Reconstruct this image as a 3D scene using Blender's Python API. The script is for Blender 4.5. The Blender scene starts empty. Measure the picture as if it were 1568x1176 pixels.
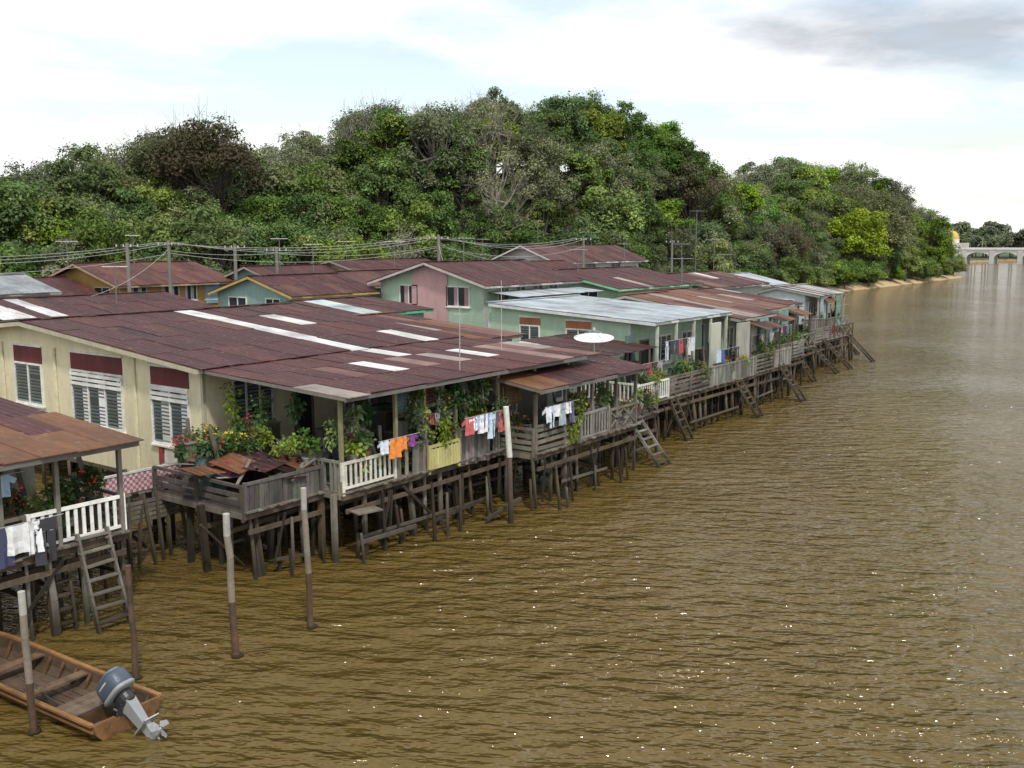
import bpy, math, random
import numpy as np
from mathutils import Vector, Matrix
R = random.Random(7)
NR = np.random.RandomState(11)
scene = bpy.context.scene
COLL = scene.collection

# ------------------------------------------------------------ materials
def newmat(name):
    m = bpy.data.materials.new(name); m.use_nodes = True
    nt = m.node_tree
    for n in list(nt.nodes): nt.nodes.remove(n)
    out = nt.nodes.new('ShaderNodeOutputMaterial')
    p = nt.nodes.new('ShaderNodeBsdfPrincipled')
    nt.links.new(p.outputs[0], out.inputs[0])
    return m, nt, p, out

def mathn(nt, op, a, b=None, c=None, clamp=False):
    n = nt.nodes.new('ShaderNodeMath'); n.operation = op; n.use_clamp = clamp
    for i, v in enumerate((a, b, c)):
        if v is None: continue
        if isinstance(v, (int, float)): n.inputs[i].default_value = v
        else: nt.links.new(v, n.inputs[i])
    return n.outputs[0]

def mixc(nt, fac, a, b, mode='MIX'):
    n = nt.nodes.new('ShaderNodeMix'); n.data_type = 'RGBA'; n.blend_type = mode
    for i, v in ((0, fac), (6, a), (7, b)):
        if isinstance(v, (int, float)): n.inputs[i].default_value = v
        elif isinstance(v, (tuple, list)): n.inputs[i].default_value = (v[0], v[1], v[2], 1)
        else: nt.links.new(v, n.inputs[i])
    return n.outputs[2]

def noise(nt, vec, scale, detail=4, rough=.55, mapping=None):
    if mapping:
        mp = nt.nodes.new('ShaderNodeMapping'); nt.links.new(vec, mp.inputs[0])
        mp.inputs['Scale'].default_value = mapping[0]
        if len(mapping) > 1: mp.inputs['Rotation'].default_value = mapping[1]
        vec = mp.outputs[0]
    n = nt.nodes.new('ShaderNodeTexNoise'); nt.links.new(vec, n.inputs['Vector'])
    n.inputs['Scale'].default_value = scale; n.inputs['Detail'].default_value = detail
    n.inputs['Roughness'].default_value = rough
    return n.outputs['Fac']

def mrange(nt, v, a, b, c=0., d=1.):
    n = nt.nodes.new('ShaderNodeMapRange'); nt.links.new(v, n.inputs[0])
    for i, k in enumerate((a, b, c, d)): n.inputs[i + 1].default_value = k
    return n.outputs[0]

def colmat(name, rough=.7, dirt=.5, dscale=1.2, stretch=(1, 1, 1), bump=None, metal=0., wet=False, rust=0., spec=.5, spots=0.):
    m, nt, p, out = newmat(name)
    at = nt.nodes.new('ShaderNodeAttribute'); at.attribute_name = 'Col'
    g = nt.nodes.new('ShaderNodeNewGeometry')
    pos = g.outputs['Position']
    n1 = noise(nt, pos, dscale, 6, .65, (stretch,))
    n2 = noise(nt, pos, dscale * 7, 4, .6, (stretch,))
    f = mrange(nt, n1, .35, .7, 1.0, 1.0 - dirt)
    f2 = mrange(nt, n2, .3, .7, 1.0 + dirt * .25, 1.0 - dirt * .35)
    ff = mathn(nt, 'MULTIPLY', f, f2)
    col = mixc(nt, 1.0, at.outputs['Color'], (1, 1, 1), 'MULTIPLY')
    vm = nt.nodes.new('ShaderNodeVectorMath'); vm.operation = 'SCALE'
    nt.links.new(col, vm.inputs[0]); nt.links.new(ff, vm.inputs[3])
    c = vm.outputs[0]
    if rust > 0:
        rn = noise(nt, pos, 1.3, 7, .72, ((1, .4, 1),))
        rf = mrange(nt, rn, .53, .70, 0, rust)
        rc = mixc(nt, noise(nt, pos, 9, 3), (.085, .034, .018), (.20, .095, .045))
        c = mixc(nt, rf, c, rc)
    if spots > 0:
        sn = noise(nt, pos, 5.5, 3, .5)
        c = mixc(nt, mrange(nt, sn, .62, .69, 0, spots), c, (.30, .26, .23))
        c = mixc(nt, mrange(nt, noise(nt, pos, .35, 4, .6), .48, .68, 0, .45), c, (.035, .018, .018))
    if wet:
        sx = nt.nodes.new('ShaderNodeSeparateXYZ'); nt.links.new(pos, sx.inputs[0])
        wz = mathn(nt, 'ADD', sx.outputs[2], mathn(nt, 'MULTIPLY', n1, .5))
        wf = mrange(nt, wz, .5, 1.25, .85, 0)
        c = mixc(nt, wf, c, (.022, .017, .010))
    nt.links.new(c, p.inputs['Base Color'])
    p.inputs['Roughness'].default_value = rough
    p.inputs['Metallic'].default_value = metal
    p.inputs['Specular IOR Level'].default_value = spec
    b = nt.nodes.new('ShaderNodeBump')
    h = n2
    if bump:
        ax, per, amt, prof = bump
        w = nt.nodes.new('ShaderNodeTexWave'); w.wave_type = 'BANDS'; w.bands_direction = ax; w.wave_profile = prof
        w.inputs['Scale'].default_value = .314 / per; w.inputs['Distortion'].default_value = 0
        nt.links.new(pos, w.inputs['Vector'])
        h = mathn(nt, 'ADD', mathn(nt, 'MULTIPLY', n2, .15), mathn(nt, 'MULTIPLY', w.outputs['Fac'], 1.0))
        b.inputs['Distance'].default_value = amt
    else:
        b.inputs['Distance'].default_value = .01
    b.inputs['Strength'].default_value = .8
    nt.links.new(h, b.inputs['Height']); nt.links.new(b.outputs[0], p.inputs['Normal'])
    return m

M = {}
M['wood'] = colmat('weathered_wood', .85, .6, 1.5, (1, 1, .4), wet=True, spec=.25)
M['roof'] = colmat('corrugated_roofing', .62, .40, .9, (1.4, .35, 1), bump=('X', .21, .035, 'SIN'), rust=.5, spec=.25, spots=.3)
M['clap'] = colmat('clapboard_wall', .6, .22, .8, (1, 1, .35), bump=('Z', .19, .04, 'SAW'))
M['plank'] = colmat('plank_wall', .75, .45, 1.0, (1, 1, .3), bump=('X', .16, .015, 'SAW'))
M['paint'] = colmat('old_paint', .55, .35, 2.0)
M['cloth'] = colmat('cloth', .9, .12, 5.0)
M['plastic'] = colmat('plastic', .35, .12, 4.0)
M['metal'] = colmat('galvanised_metal', .45, .25, 3.0, metal=.6)
M['rustm'] = colmat('rusty_metal', .7, .5, 3.0, rust=.9)
M['glass'] = colmat('window_glass', .12, .1, 2.0)
M['boatw'] = colmat('varnished_boat_wood', .45, .6, 2.2, (1.5, .4, 1.5))
M['conc'] = colmat('concrete', .8, .25, .2)

def leafmat(name, trans=.3):
    m, nt, p, out = newmat(name)
    at = nt.nodes.new('ShaderNodeAttribute'); at.attribute_name = 'Col'
    oi = nt.nodes.new('ShaderNodeObjectInfo')
    hs = nt.nodes.new('ShaderNodeHueSaturation'); nt.links.new(at.outputs['Color'], hs.inputs['Color'])
    nt.links.new(mrange(nt, oi.outputs['Random'], 0, 1, .74, 1.4), hs.inputs['Value'])
    r2 = mathn(nt, 'FRACT', mathn(nt, 'MULTIPLY', oi.outputs['Random'], 17.3))
    nt.links.new(mrange(nt, r2, 0, 1, .478, .512), hs.inputs['Hue'])
    r3 = mathn(nt, 'FRACT', mathn(nt, 'MULTIPLY', oi.outputs['Random'], 41.7))
    nt.links.new(mrange(nt, r3, 0, 1, .75, 1.12), hs.inputs['Saturation'])
    nt.links.new(hs.outputs[0], p.inputs['Base Color'])
    p.inputs['Roughness'].default_value = .6
    p.inputs['Specular IOR Level'].default_value = .25
    tr = nt.nodes.new('ShaderNodeBsdfTranslucent')
    nt.links.new(hs.outputs[0], tr.inputs[0])
    mx = nt.nodes.new('ShaderNodeMixShader'); mx.inputs[0].default_value = trans
    nt.links.new(p.outputs[0], mx.inputs[1]); nt.links.new(tr.outputs[0], mx.inputs[2])
    nt.links.new(mx.outputs[0], out.inputs[0])
    return m
M['leaf'] = leafmat('foliage')
M['bark'] = colmat('bark', .9, .5, 1.0, (1, 1, .3))

# ------------------------------------------------------------ mesh builder
class MB:
    def __init__(s): s.v = []; s.f = []; s.m = []; s.c = []
    def add(s, vs, fs, mat, col):
        n = len(s.v); s.v.extend([tuple(v) for v in vs])
        for f in fs:
            s.f.append([i + n for i in f]); s.m.append(mat); s.c.append(col)
    def box(s, lo, hi, mat, col):
        x0, y0, z0 = lo; x1, y1, z1 = hi
        vs = [(x0,y0,z0),(x1,y0,z0),(x1,y1,z0),(x0,y1,z0),(x0,y0,z1),(x1,y0,z1),(x1,y1,z1),(x0,y1,z1)]
        s.add(vs, [(0,3,2,1),(4,5,6,7),(0,1,5,4),(1,2,6,5),(2,3,7,6),(3,0,4,7)], mat, col)
    def beam(s, p0, p1, w, h, mat, col, w1=None):
        p0 = Vector(p0); p1 = Vector(p1); d = (p1 - p0)
        if d.length < 1e-5: return
        d.normalize()
        up = Vector((0,0,1)) if abs(d.z) < .9 else Vector((0,1,0))
        a = d.cross(up).normalized(); b = a.cross(d).normalized()
        vs = []
        for p, k in ((p0, 1), (p1, (w1 or w) / w)):
            for sa, sb in ((-1,-1),(1,-1),(1,1),(-1,1)):
                vs.append(p + a * sa * w * k / 2 + b * sb * h * k / 2)
        s.add(vs, [(0,1,2,3),(7,6,5,4),(0,4,5,1),(1,5,6,2),(2,6,7,3),(3,7,4,0)], mat, col)
    def cyl(s, p0, p1, r0, r1, mat, col, n=8, cap=True):
        p0 = Vector(p0); p1 = Vector(p1); d = (p1 - p0)
        if d.length < 1e-6: return
        d.normalize()
        up = Vector((0,0,1)) if abs(d.z) < .9 else Vector((1,0,0))
        a = d.cross(up).normalized(); b = d.cross(a).normalized()
        vs = []
        for p, r in ((p0, r0), (p1, r1)):
            for i in range(n):
                t = 2 * math.pi * i / n
                vs.append(p + a * math.cos(t) * r + b * math.sin(t) * r)
        fs = [(i, (i+1) % n, n + (i+1) % n, n + i) for i in range(n)]
        if cap: fs += [tuple(range(n))[::-1], tuple(range(n, 2*n))]
        s.add(vs, fs, mat, col)
    def slab(s, pts, th, mat, col):
        n = len(pts)
        vs = [tuple(p) for p in pts] + [(p[0], p[1], p[2] - th) for p in pts]
        fs = [tuple(range(n)), tuple(range(n, 2*n))[::-1]] + [(i, i+n, (i+1) % n + n, (i+1) % n) for i in range(n)]
        s.add(vs, fs, mat, col)
    def ell(s, c, r, mat, col, rot=None, pw=1.0, nu=14, nv=9):
        vs = []; fs = []
        sg = lambda q: math.copysign(abs(q) ** pw, q)
        for j in range(nv + 1):
            ph = -math.pi/2 + math.pi * j / nv
            for i in range(nu):
                th = 2 * math.pi * i / nu
                v = Vector((sg(math.cos(ph)) * sg(math.cos(th)) * r[0], sg(math.cos(ph)) * sg(math.sin(th)) * r[1], sg(math.sin(ph)) * r[2]))
                if rot: v = rot @ v
                vs.append(Vector(c) + v)
        for j in range(nv):
            for i in range(nu):
                fs.append((j*nu+i, j*nu+(i+1) % nu, (j+1)*nu+(i+1) % nu, (j+1)*nu+i))
        s.add(vs, fs, mat, col)
    def obj(s, name, parent=None, smooth=False):
        if not s.v: return None
        me = bpy.data.meshes.new(name)
        loc = Vector(parent.location) if parent else Vector((0,0,0))
        if parent is None:
            a = np.array(s.v); loc = Vector(((a[:,0].min()+a[:,0].max())/2, (a[:,1].min()+a[:,1].max())/2, a[:,2].min()))
        me.from_pydata([(v[0]-loc.x, v[1]-loc.y, v[2]-loc.z) for v in s.v], [], s.f)
        mats = sorted(set(s.m))
        for k in mats: me.materials.append(M[k])
        idx = {k: i for i, k in enumerate(mats)}
        me.polygons.foreach_set('material_index', [idx[k] for k in s.m])
        ca = me.color_attributes.new('Col', 'FLOAT_COLOR', 'CORNER')
        arr = []
        for f, c in zip(s.f, s.c): arr.extend([c[0], c[1], c[2], 1.0] * len(f))
        ca.data.foreach_set('color', arr)
        if smooth: me.polygons.foreach_set('use_smooth', [True] * len(s.f))
        me.update()
        o = bpy.data.objects.new(name, me); COLL.objects.link(o)
        if parent: o.parent = parent
        else: o.location = loc
        return o

def empty(name, loc):
    e = bpy.data.objects.new(name, None); e.location = loc; e.empty_display_size = .5
    COLL.objects.link(e); return e

def jit(c, a=.12):
    k = 1 + R.uniform(-a, a)
    return tuple(max(.003, x * k * (1 + R.uniform(-a/4, a/4))) for x in c)

# colours
MAR = (.074, .024, .025); MAR2 = (.095, .031, .029); MARD = (.048, .019, .020); RUST = (.16, .068, .034)
PALE = (.34, .30, .27); WHT = (.72, .72, .71); GRY = (.30, .33, .35); PINKR = (.20, .095, .08); ORUST = (.18, .08, .035)
WOOD = (.11, .086, .062); WOODD = (.045, .035, .026); WOODG = (.19, .17, .142); CREAM = (.86, .79, .55)
GREEN = (.46, .62, .47); PINK = (.68, .42, .42); WHITEP = (.78, .78, .73); TEAL = (.16, .34, .30); OCHRE = (.47, .28, .09)

# ------------------------------------------------------------ parts
def roof_plane(mb, x0, x1, ya, za, yb, zb, pal, stripes=(), w=.82, seg=2.6, var=.07):
    L = abs(yb - ya); ns = max(1, int(round(L / seg))); nx = max(1, int(round((x1 - x0) / w)))
    for i in range(nx):
        a = x0 + (x1 - x0) * i / nx; b = x0 + (x1 - x0) * (i + 1) / nx + .04
        mid = (a + b) / 2
        for j in range(ns):
            t0 = j / ns; t1 = (j + 1) / ns
            tm = (t0 + t1) / 2
            col = None
            for q in stripes:
                if abs(mid - q[0]) < w * .52 and q[1] <= tm <= q[2]: col = jit(q[3] if len(q) > 3 else WHT, .06)
            if col is None:
                r = R.random(); acc = 0
                for wgt, c in pal:
                    acc += wgt
                    if r <= acc: col = jit(c, var); break
                if col is None: col = jit(pal[0][1])
            dz = R.uniform(0, .012) + .012 * ((i + j) % 2)
            y_0 = ya + (yb - ya) * t0; y_1 = ya + (yb - ya) * t1
            z_0 = za + (zb - za) * t0 + dz; z_1 = za + (zb - za) * t1 + dz
            if j == 0:
                k = R.uniform(-.06, .14); y_0 -= k * (1 if yb > ya else -1)
            pts = [(a, y_0, z_0), (b, y_0, z_0), (b, y_1, z_1), (a, y_1, z_1)]
            if yb < ya: pts = pts[::-1]
            mb.slab(pts, .022, 'roof', col)

def surf(axis, base):
    if axis == 'x': return lambda a, d, z: (base - d, a, z)
    return lambda a, d, z: (a, base - d, z)
def pbox(mb, P, a0, a1, d0, d1, z0, z1, mat, col):
    p = P(a0, d0, z0); q = P(a1, d1, z1)
    mb.box(tuple(min(u, v) for u, v in zip(p, q)), tuple(max(u, v) for u, v in zip(p, q)), mat, col)

def window(mb, axis, base, a0, a1, z0, z1, frame=WHITEP, kind='glass', panes=2, top=None, topz=None, cur=None):
    P = surf(axis, base); fw = .07
    if top:
        pbox(mb, P, a0, a1, .0, .03, topz, z1, 'plank', top)
        pbox(mb, P, a0 - .05, a1 + .05, .0, .06, z1 - .02, z1 + .05, 'paint', frame)
        z1 = topz
    pbox(mb, P, a0 + fw, a1 - fw, -.02, .012, z0 + fw, z1 - fw, 'glass', (.03, .04, .045))
    for (b0, b1, c0, c1) in ((a0, a0+fw, z0, z1), (a1-fw, a1, z0, z1), (a0+fw, a1-fw, z0, z0+fw), (a0+fw, a1-fw, z1-fw, z1)):
        pbox(mb, P, b0, b1, 0, .07, c0, c1, 'paint', frame)
    pbox(mb, P, a0 - .06, a1 + .06, 0, .12, z0 - .06, z0 - .002, 'paint', frame)
    for i in range(1, panes):
        a = a0 + (a1 - a0) * i / panes
        pbox(mb, P, a - .03, a + .03, .012, .06, z0 + fw, z1 - fw, 'paint', frame)
    if kind == 'louvre':
        n = int((z1 - z0) / .13)
        for k in range(n):
            z = z0 + fw + (z1 - z0 - 2*fw) * (k + .5) / n
            for i in range(panes):
                b0 = a0 + (a1 - a0) * i / panes + fw; b1 = a0 + (a1 - a0) * (i+1) / panes - fw
                if R.random() < .93:
                    p0 = P(b0, .045, z + .03); p1 = P(b1, .045, z + .03); p2 = P(b1, .016, z - .04); p3 = P(b0, .016, z - .04)
                    mb.slab([p0, p1, p2, p3], .008, 'glass', jit((.20, .26, .27), .2))
    if cur:
        for i in range(panes):
            b0 = a0 + (a1 - a0) * i / panes + fw; b1 = a0 + (a1 - a0) * (i+1) / panes - fw
            w_ = (b1 - b0) * R.uniform(.3, .5)
            pbox(mb, P, b0, b0 + w_, .014, .022, z0 + fw, z1 - fw, 'cloth', jit(cur, .2))

def stilts(mb, x0, x1, y0, y1, zd, dx=1.35, dy=1.9, front=True, mx=9):
    dx *= .74; dy *= .8
    nx = max(2, int((x1 - x0) / dx)); ny = min(mx + 1, max(2, int((y1 - y0) / dy)))
    for j in range(ny):
        for i in range(nx + 1):
            if R.random() < .08: continue
            x = x0 + (x1 - x0) * i / nx + R.uniform(-.3, .3); y = y0 + j * dy + R.uniform(-.15, .15)
            if j == 0: y = y0 + .05 + R.uniform(0, .1)
            lx = R.gauss(0, .18); ly = R.gauss(0, .12) - (.14 if j == 0 else 0)
            r = R.uniform(.038, .09)
            c = jit(R.choice((WOOD, WOODD, WOODG, WOOD)), .3)
            if R.random() < .6:
                mid = Vector((x + lx*.5 + R.gauss(0,.03), y + ly*.5 + R.gauss(0,.03), zd*.4))
                mb.cyl((x + lx, y + ly, -1.2), mid, r * 1.15, r*1.05, 'wood', c, 7, False); mb.cyl(mid, (x, y, zd - .05), r * 1.05, r*.95, 'wood', c, 7)
            else: mb.beam((x + lx, y + ly, -1.2), (x, y, zd - .05), r * 1.9, r * 1.7, 'wood', c)
        yy = y0 + j * dy
        if j < 3:
            z = zd - .55 + R.uniform(-.2, .1)
            mb.beam((x0, yy - .1, z), (x1, yy - .1, z + R.uniform(-.12, .12)), .06, .13, 'wood', jit(WOOD, .2))
            for k in range(int((x1 - x0) / 2.2)):
                a = R.uniform(x0, x1 - 1.4)
                mb.beam((a, yy - .13, R.uniform(.15, .5)), (a + R.uniform(-1.5, 1.5) , yy - .13, zd - .3), .05, R.uniform(.05,.1), 'wood', jit(WOODD, .3))
            if R.random() < .7:
                a = R.uniform(x0, x0 + (x1-x0)*.5); z = R.uniform(.4, .9); mb.beam((a, yy - .16, z), (a + (x1-x0)*.45, yy - .16, z + R.uniform(-.15,.15)), .05, .09, 'wood', jit(WOODG, .2))
    for i in range(nx + 1):
        if R.random() < .5:
            x = x0 + (x1 - x0) * i / nx
            mb.beam((x, y0, R.uniform(.6, 1.1)), (x, y0 + dy * 1.4, R.uniform(.7, 1.2)), .05, .1, 'wood', jit(WOODD, .2))

def deck(mb, x0, x1, y0, y1, zd, col=WOODG):
    x = x0
    while x < x1 - .02:
        w = R.uniform(.16, .24); b = min(x + w, x1)
        mb.box((x, y0 - R.uniform(0, .14), zd - .045 - R.uniform(0, .008)), (b - .015, y1, zd - R.uniform(0, .01)), 'wood', jit(col, .3)); x += w
    mb.box((x0, y0 + .02, zd - .24), (x1, y0 + .09, zd - .06), 'wood', jit(WOOD))
    mb.box((x0 - .03, y0 + .1, zd - .22), (x0 + .05, y1, zd - .06), 'wood', jit(WOODG))
    y = y0 + 1.2
    while y < y1:
        mb.box((x0 + .06, y, zd - .2), (x1, y + .07, zd - .06), 'wood', jit(WOODD)); y += 1.2

def railing(mb, p0, p1, zd, h=.9, style='bal', col=WHITEP, mat='paint'):
    p0 = Vector(p0); p1 = Vector(p1); L = (p1 - p0).length; d = (p1 - p0) / L
    def at(s, z): q = p0 + d * s; return (q.x, q.y, z)
    n = max(1, int(L / 1.5))
    for i in range(n + 1):
        mb.beam(at(L * i / n, zd - .1), at(L * i / n + R.uniform(-.02, .02), zd + h + .05), .09, .09, mat, jit(col, .08))
    mb.beam(at(0, zd + h), at(L, zd + h + R.uniform(-.03, .03)), .07, .08, mat, jit(col, .06))
    if style == 'bal':
        mb.beam(at(0, zd + .1), at(L, zd + .1), .05, .07, mat, jit(col, .06))
        s = .12
        while s < L - .05:
            mb.beam(at(s, zd + .14), at(s + R.uniform(-.01, .01), zd + h - .04), .085, .025, mat, jit(col, .1)); s += .2
    elif style == 'plank':
        s = .06
        while s < L - .05:
            if R.random() < .95:
                q = R.uniform(-.12, .1)
                mb.beam(at(s, zd - .08 + R.uniform(-.1, .05)), at(s + R.uniform(-.015, .015), zd + h + q), .15, .022, mat, jit(col, .35))
            s += .165
    elif style == 'board':
        z = zd + .18
        while z < zd + h - .05:
            mb.beam(at(-.05, z), at(L + .05, z + R.uniform(-.04, .04)), .025, .13, mat, jit(col, .28)); z += .21
    elif style == 'x':
        k = max(1, int(L / 1.0))
        for i in range(k):
            mb.beam(at(L*i/k, zd + .1), at(L*(i+1)/k, zd + h - .05), .04, .06, mat, jit(col, .1))
            mb.beam(at(L*i/k, zd + h - .05), at(L*(i+1)/k, zd + .1), .04, .06, mat, jit(col, .1))

CL = [(.68,.68,.70), (.38,.07,.07), (.06,.10,.30), (.04,.04,.05), (.04,.04,.06), (.22,.06,.20), (.12,.30,.36), (.5,.45,.25), (.42,.28,.30), (.10,.20,.12), (.40,.48,.60), (.68,.65,.58), (.12,.12,.14)]
def garment(mb, x, y, z, col, kind=None, s=1., ax='x'):
    kind = kind or R.choice(('shirt', 'shirt', 'pants', 'towel'))
    def P(a, b, d): return (x + a, y + d, z + b) if ax == 'x' else (x + d, y + a, z + b)
    def grid(a0, a1, b0, b1, nx=4, nz=5, flare=0.):
        vs = []; ph = R.uniform(0, 6)
        for j in range(nz + 1):
            for i in range(nx + 1):
                u = i / nx; v = j / nz
                k = 1 + flare * (v - .3)
                a = (a0 + a1)/2 + (a1 - a0) * (u - .5) * k
                vs.append(P(a + R.uniform(-.012, .012), b0 + (b1 - b0) * v - .02*math.sin(u*3.14)*(1 if j == 0 else 0), .045 * math.sin(ph + u * 9) * (.3 + v) + R.uniform(-.012, .012)))
        fs = [(j*(nx+1)+i, j*(nx+1)+i+1, (j+1)*(nx+1)+i+1, (j+1)*(nx+1)+i) for j in range(nz) for i in range(nx)]
        mb.add(vs, fs, 'cloth', col)
    if kind == 'shirt':
        grid(-.22*s, .22*s, 0, -.62*s)
        for sg in (-1, 1):
            vs = [P(sg*.2*s, 0, 0), P(sg*.2*s, -.2*s, .01), P(sg*.40*s, -.30*s, .03), P(sg*.46*s, -.16*s, .0)]
            mb.add(vs, [(0,1,2,3)], 'cloth', tuple(c*.93 for c in col))
    elif kind == 'pants':
        grid(-.2*s, .2*s, 0, -.25*s, 3, 2)
        grid(-.2*s, -.02*s, -.25*s, -.9*s, 2, 4); grid(.02*s, .2*s, -.25*s, -.88*s, 2, 4)
    else:
        grid(-.26*s, .26*s, 0, -.75*s, 5, 5)

def laundry(mb, x0, x1, y, z, dens=.5, cols=None, s=.85, ax='x', keep=1.):
    a, b = x0, x1
    P = (lambda q, zz: (q, y, zz)) if ax == 'x' else (lambda q, zz: (y, q, zz))
    mb.cyl(P(a, z), P(b, z), .008, .008, 'plastic', (.5, .5, .5), 5)
    q = a + .25; i = 0
    while q < b - .2:
        c = jit(cols[i % len(cols)] if cols else R.choice(CL), .12)
        if R.random() < keep: garment(mb, q, y, z, c, s=s * R.uniform(.75, 1.12))
        q += dens * R.uniform(.7, 1.35); i += 1

def leaves(mb, c, r, n, size, col, up=.3, mat='leaf'):
    for _ in range(n):
        v = Vector((R.gauss(0,1), R.gauss(0,1), R.gauss(0,1))).normalized() * (R.random() ** .5)
        p = Vector(c) + Vector((v.x*r[0], v.y*r[1], v.z*r[2]))
        d = (v + Vector((R.gauss(0,.5), R.gauss(0,.5), R.gauss(0,.5) + up))).normalized()
        s_ = d.cross(Vector((R.gauss(0,1), R.gauss(0,1), R.gauss(0,1)))).normalized()
        L = size * R.uniform(.7, 1.5); w = L * .32
        tip = p + d * L + Vector((0, 0, -L*.25))
        m_ = p + d * L * .5
        mb.add([p, m_ + s_*w, tip, m_ - s_*w], [(0,1,2,3)], mat, jit(col, .35))

LG = (.07, .14, .03); LY = (.18, .24, .04); LD = (.035, .08, .022)
def potted_plant(x, y, z, h=.6, r=.28, col=None, flower=None, pot=None, hang=False):
    mb = MB(); col = col or R.choice((LG, LY, LD, LG))
    pot = pot or R.choice(((.22,.09,.05), (.05,.05,.05), (.28,.27,.25), (.16,.07,.05), (.06,.09,.06), (.4,.38,.35)))
    pr = .10 + r * .10; ph = .17
    mb.cyl((x, y, z), (x, y, z + ph), pr * .7, pr, 'plastic', pot, 10)
    mb.cyl((x, y, z + ph), (x, y, z + ph + .03), pr * 1.12, pr * 1.12, 'plastic', pot, 10)
    if hang:
        for k in range(3):
            t = k * 2.1
            mb.cyl((x + pr*math.cos(t), y + pr*math.sin(t), z + ph), (x, y, z + ph + .5), .006, .006, 'metal', (.3,.3,.3), 4)
        leaves(mb, (x, y, z + ph*.3), (r*.8, r*.8, r*1.1), 60, .12, col, -.5)
    for k in range(5):
        a = R.uniform(0, 6.28)
        mb.cyl((x, y, z + ph), (x + math.cos(a)*r*.5, y + math.sin(a)*r*.5, z + ph + h * R.uniform(.4, .85)), .012, .006, 'bark', (.12, .10, .05), 5)
    for k in range(4):
        a = R.uniform(0, 6.28); q = r*.45
        leaves(mb, (x + math.cos(a)*q, y + math.sin(a)*q, z + ph + h*R.uniform(.25,.8)), (r*.6, r*.6, h*.3), int(24 + 50 * r), R.choice((.08,.10,.13,.16)), col)
    if flower:
        for k in range(14):
            a = R.uniform(0, 6.28); q = r * R.uniform(.2, 1.05); zz = z + ph + h * R.uniform(.4, 1.05)
            leaves(mb, (x + math.cos(a)*q, y + math.sin(a)*q, zz), (.04, .04, .04), 7, .055, flower, mat='cloth')
    mb.obj('potted_plant')

def bucket(mb, x, y, z, r, h, col):
    mb.cyl((x, y, z), (x, y, z + h), r * .8, r, 'plastic', col, 12)
    mb.cyl((x, y, z + h - .03), (x, y, z + h), r * 1.08, r * 1.08, 'plastic', col, 12)

def ladder(mb, pt, pb, w=.55, n=7, col=WOODG, ax='x'):
    pt = Vector(pt); pb = Vector(pb)
    o = Vector((w/2, 0, 0)) if ax == 'x' else Vector((0, w/2, 0))
    for s_ in (-1, 1): mb.beam(pb + o*s_*1.1, pt + o*s_, .06, .12, 'wood', jit(col, .1))
    for i in range(n):
        p = pb + (pt - pb) * ((i + .6) / n); e = Vector((0, 0, R.uniform(-.02,.02)))
        mb.beam(p - o*1.15 - e, p + o*1.15 + e, .14, .04, 'wood', jit(col, .2))

def chair(mb, x, y, z, col):
    for dx in (-.2, .2):
        for dy in (-.2, .2): mb.beam((x+dx*1.1, y+dy*1.1, z), (x+dx, y+dy, z+.42), .04, .04, 'plastic', col)
    mb.box((x-.23, y-.23, z+.42), (x+.23, y+.23, z+.46), 'plastic', col)
    for dx in (-.2, -.07, .07, .2): mb.beam((x+dx, y+.21, z+.46), (x+dx, y+.27, z+.85), .08, .025, 'plastic', col)
    mb.beam((x-.24, y+.27, z+.85), (x+.24, y+.27, z+.85), .04, .08, 'plastic', col)

def clutter(mb, x0, x1, y0, y1, z, n):
    for _ in range(n):
        x = R.uniform(x0, x1); y = R.uniform(y0, y1); k = R.random()
        c = jit(R.choice(CL + [WOOD, WOODD, WOOD, RUST, WOODD]), .2)
        if k < .25: bucket(mb, x, y, z, R.uniform(.14, .26), R.uniform(.25, .7), c)
        elif k < .6:
            w, d_, h = R.uniform(.3, .8), R.uniform(.2, .4), R.uniform(.3, 1.5)
            mb.box((x, y, z), (x + w, y + d_, z + h), 'plank', jit(R.choice((WOOD, WOODD, WOODG, (.08,.16,.15), (.3,.3,.27))), .2))
            mb.box((x - .03, y - .03, z + h), (x + w + .03, y + d_ + .03, z + h + .03), 'wood', jit(WOODG))
            mb.box((x + w*.5 - .01, y - .02, z + .05), (x + w*.5 + .01, y - .001, z + h - .05), 'wood', WOODD)
        elif k < .7: chair(mb, x, y, z, c)
        else:
            mb.beam((x, y, z), (x + R.uniform(-.3, .3), y + .25, z + R.uniform(1.0, 2.0)), .12, .03, 'wood', jit(WOODG, .2))

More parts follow.
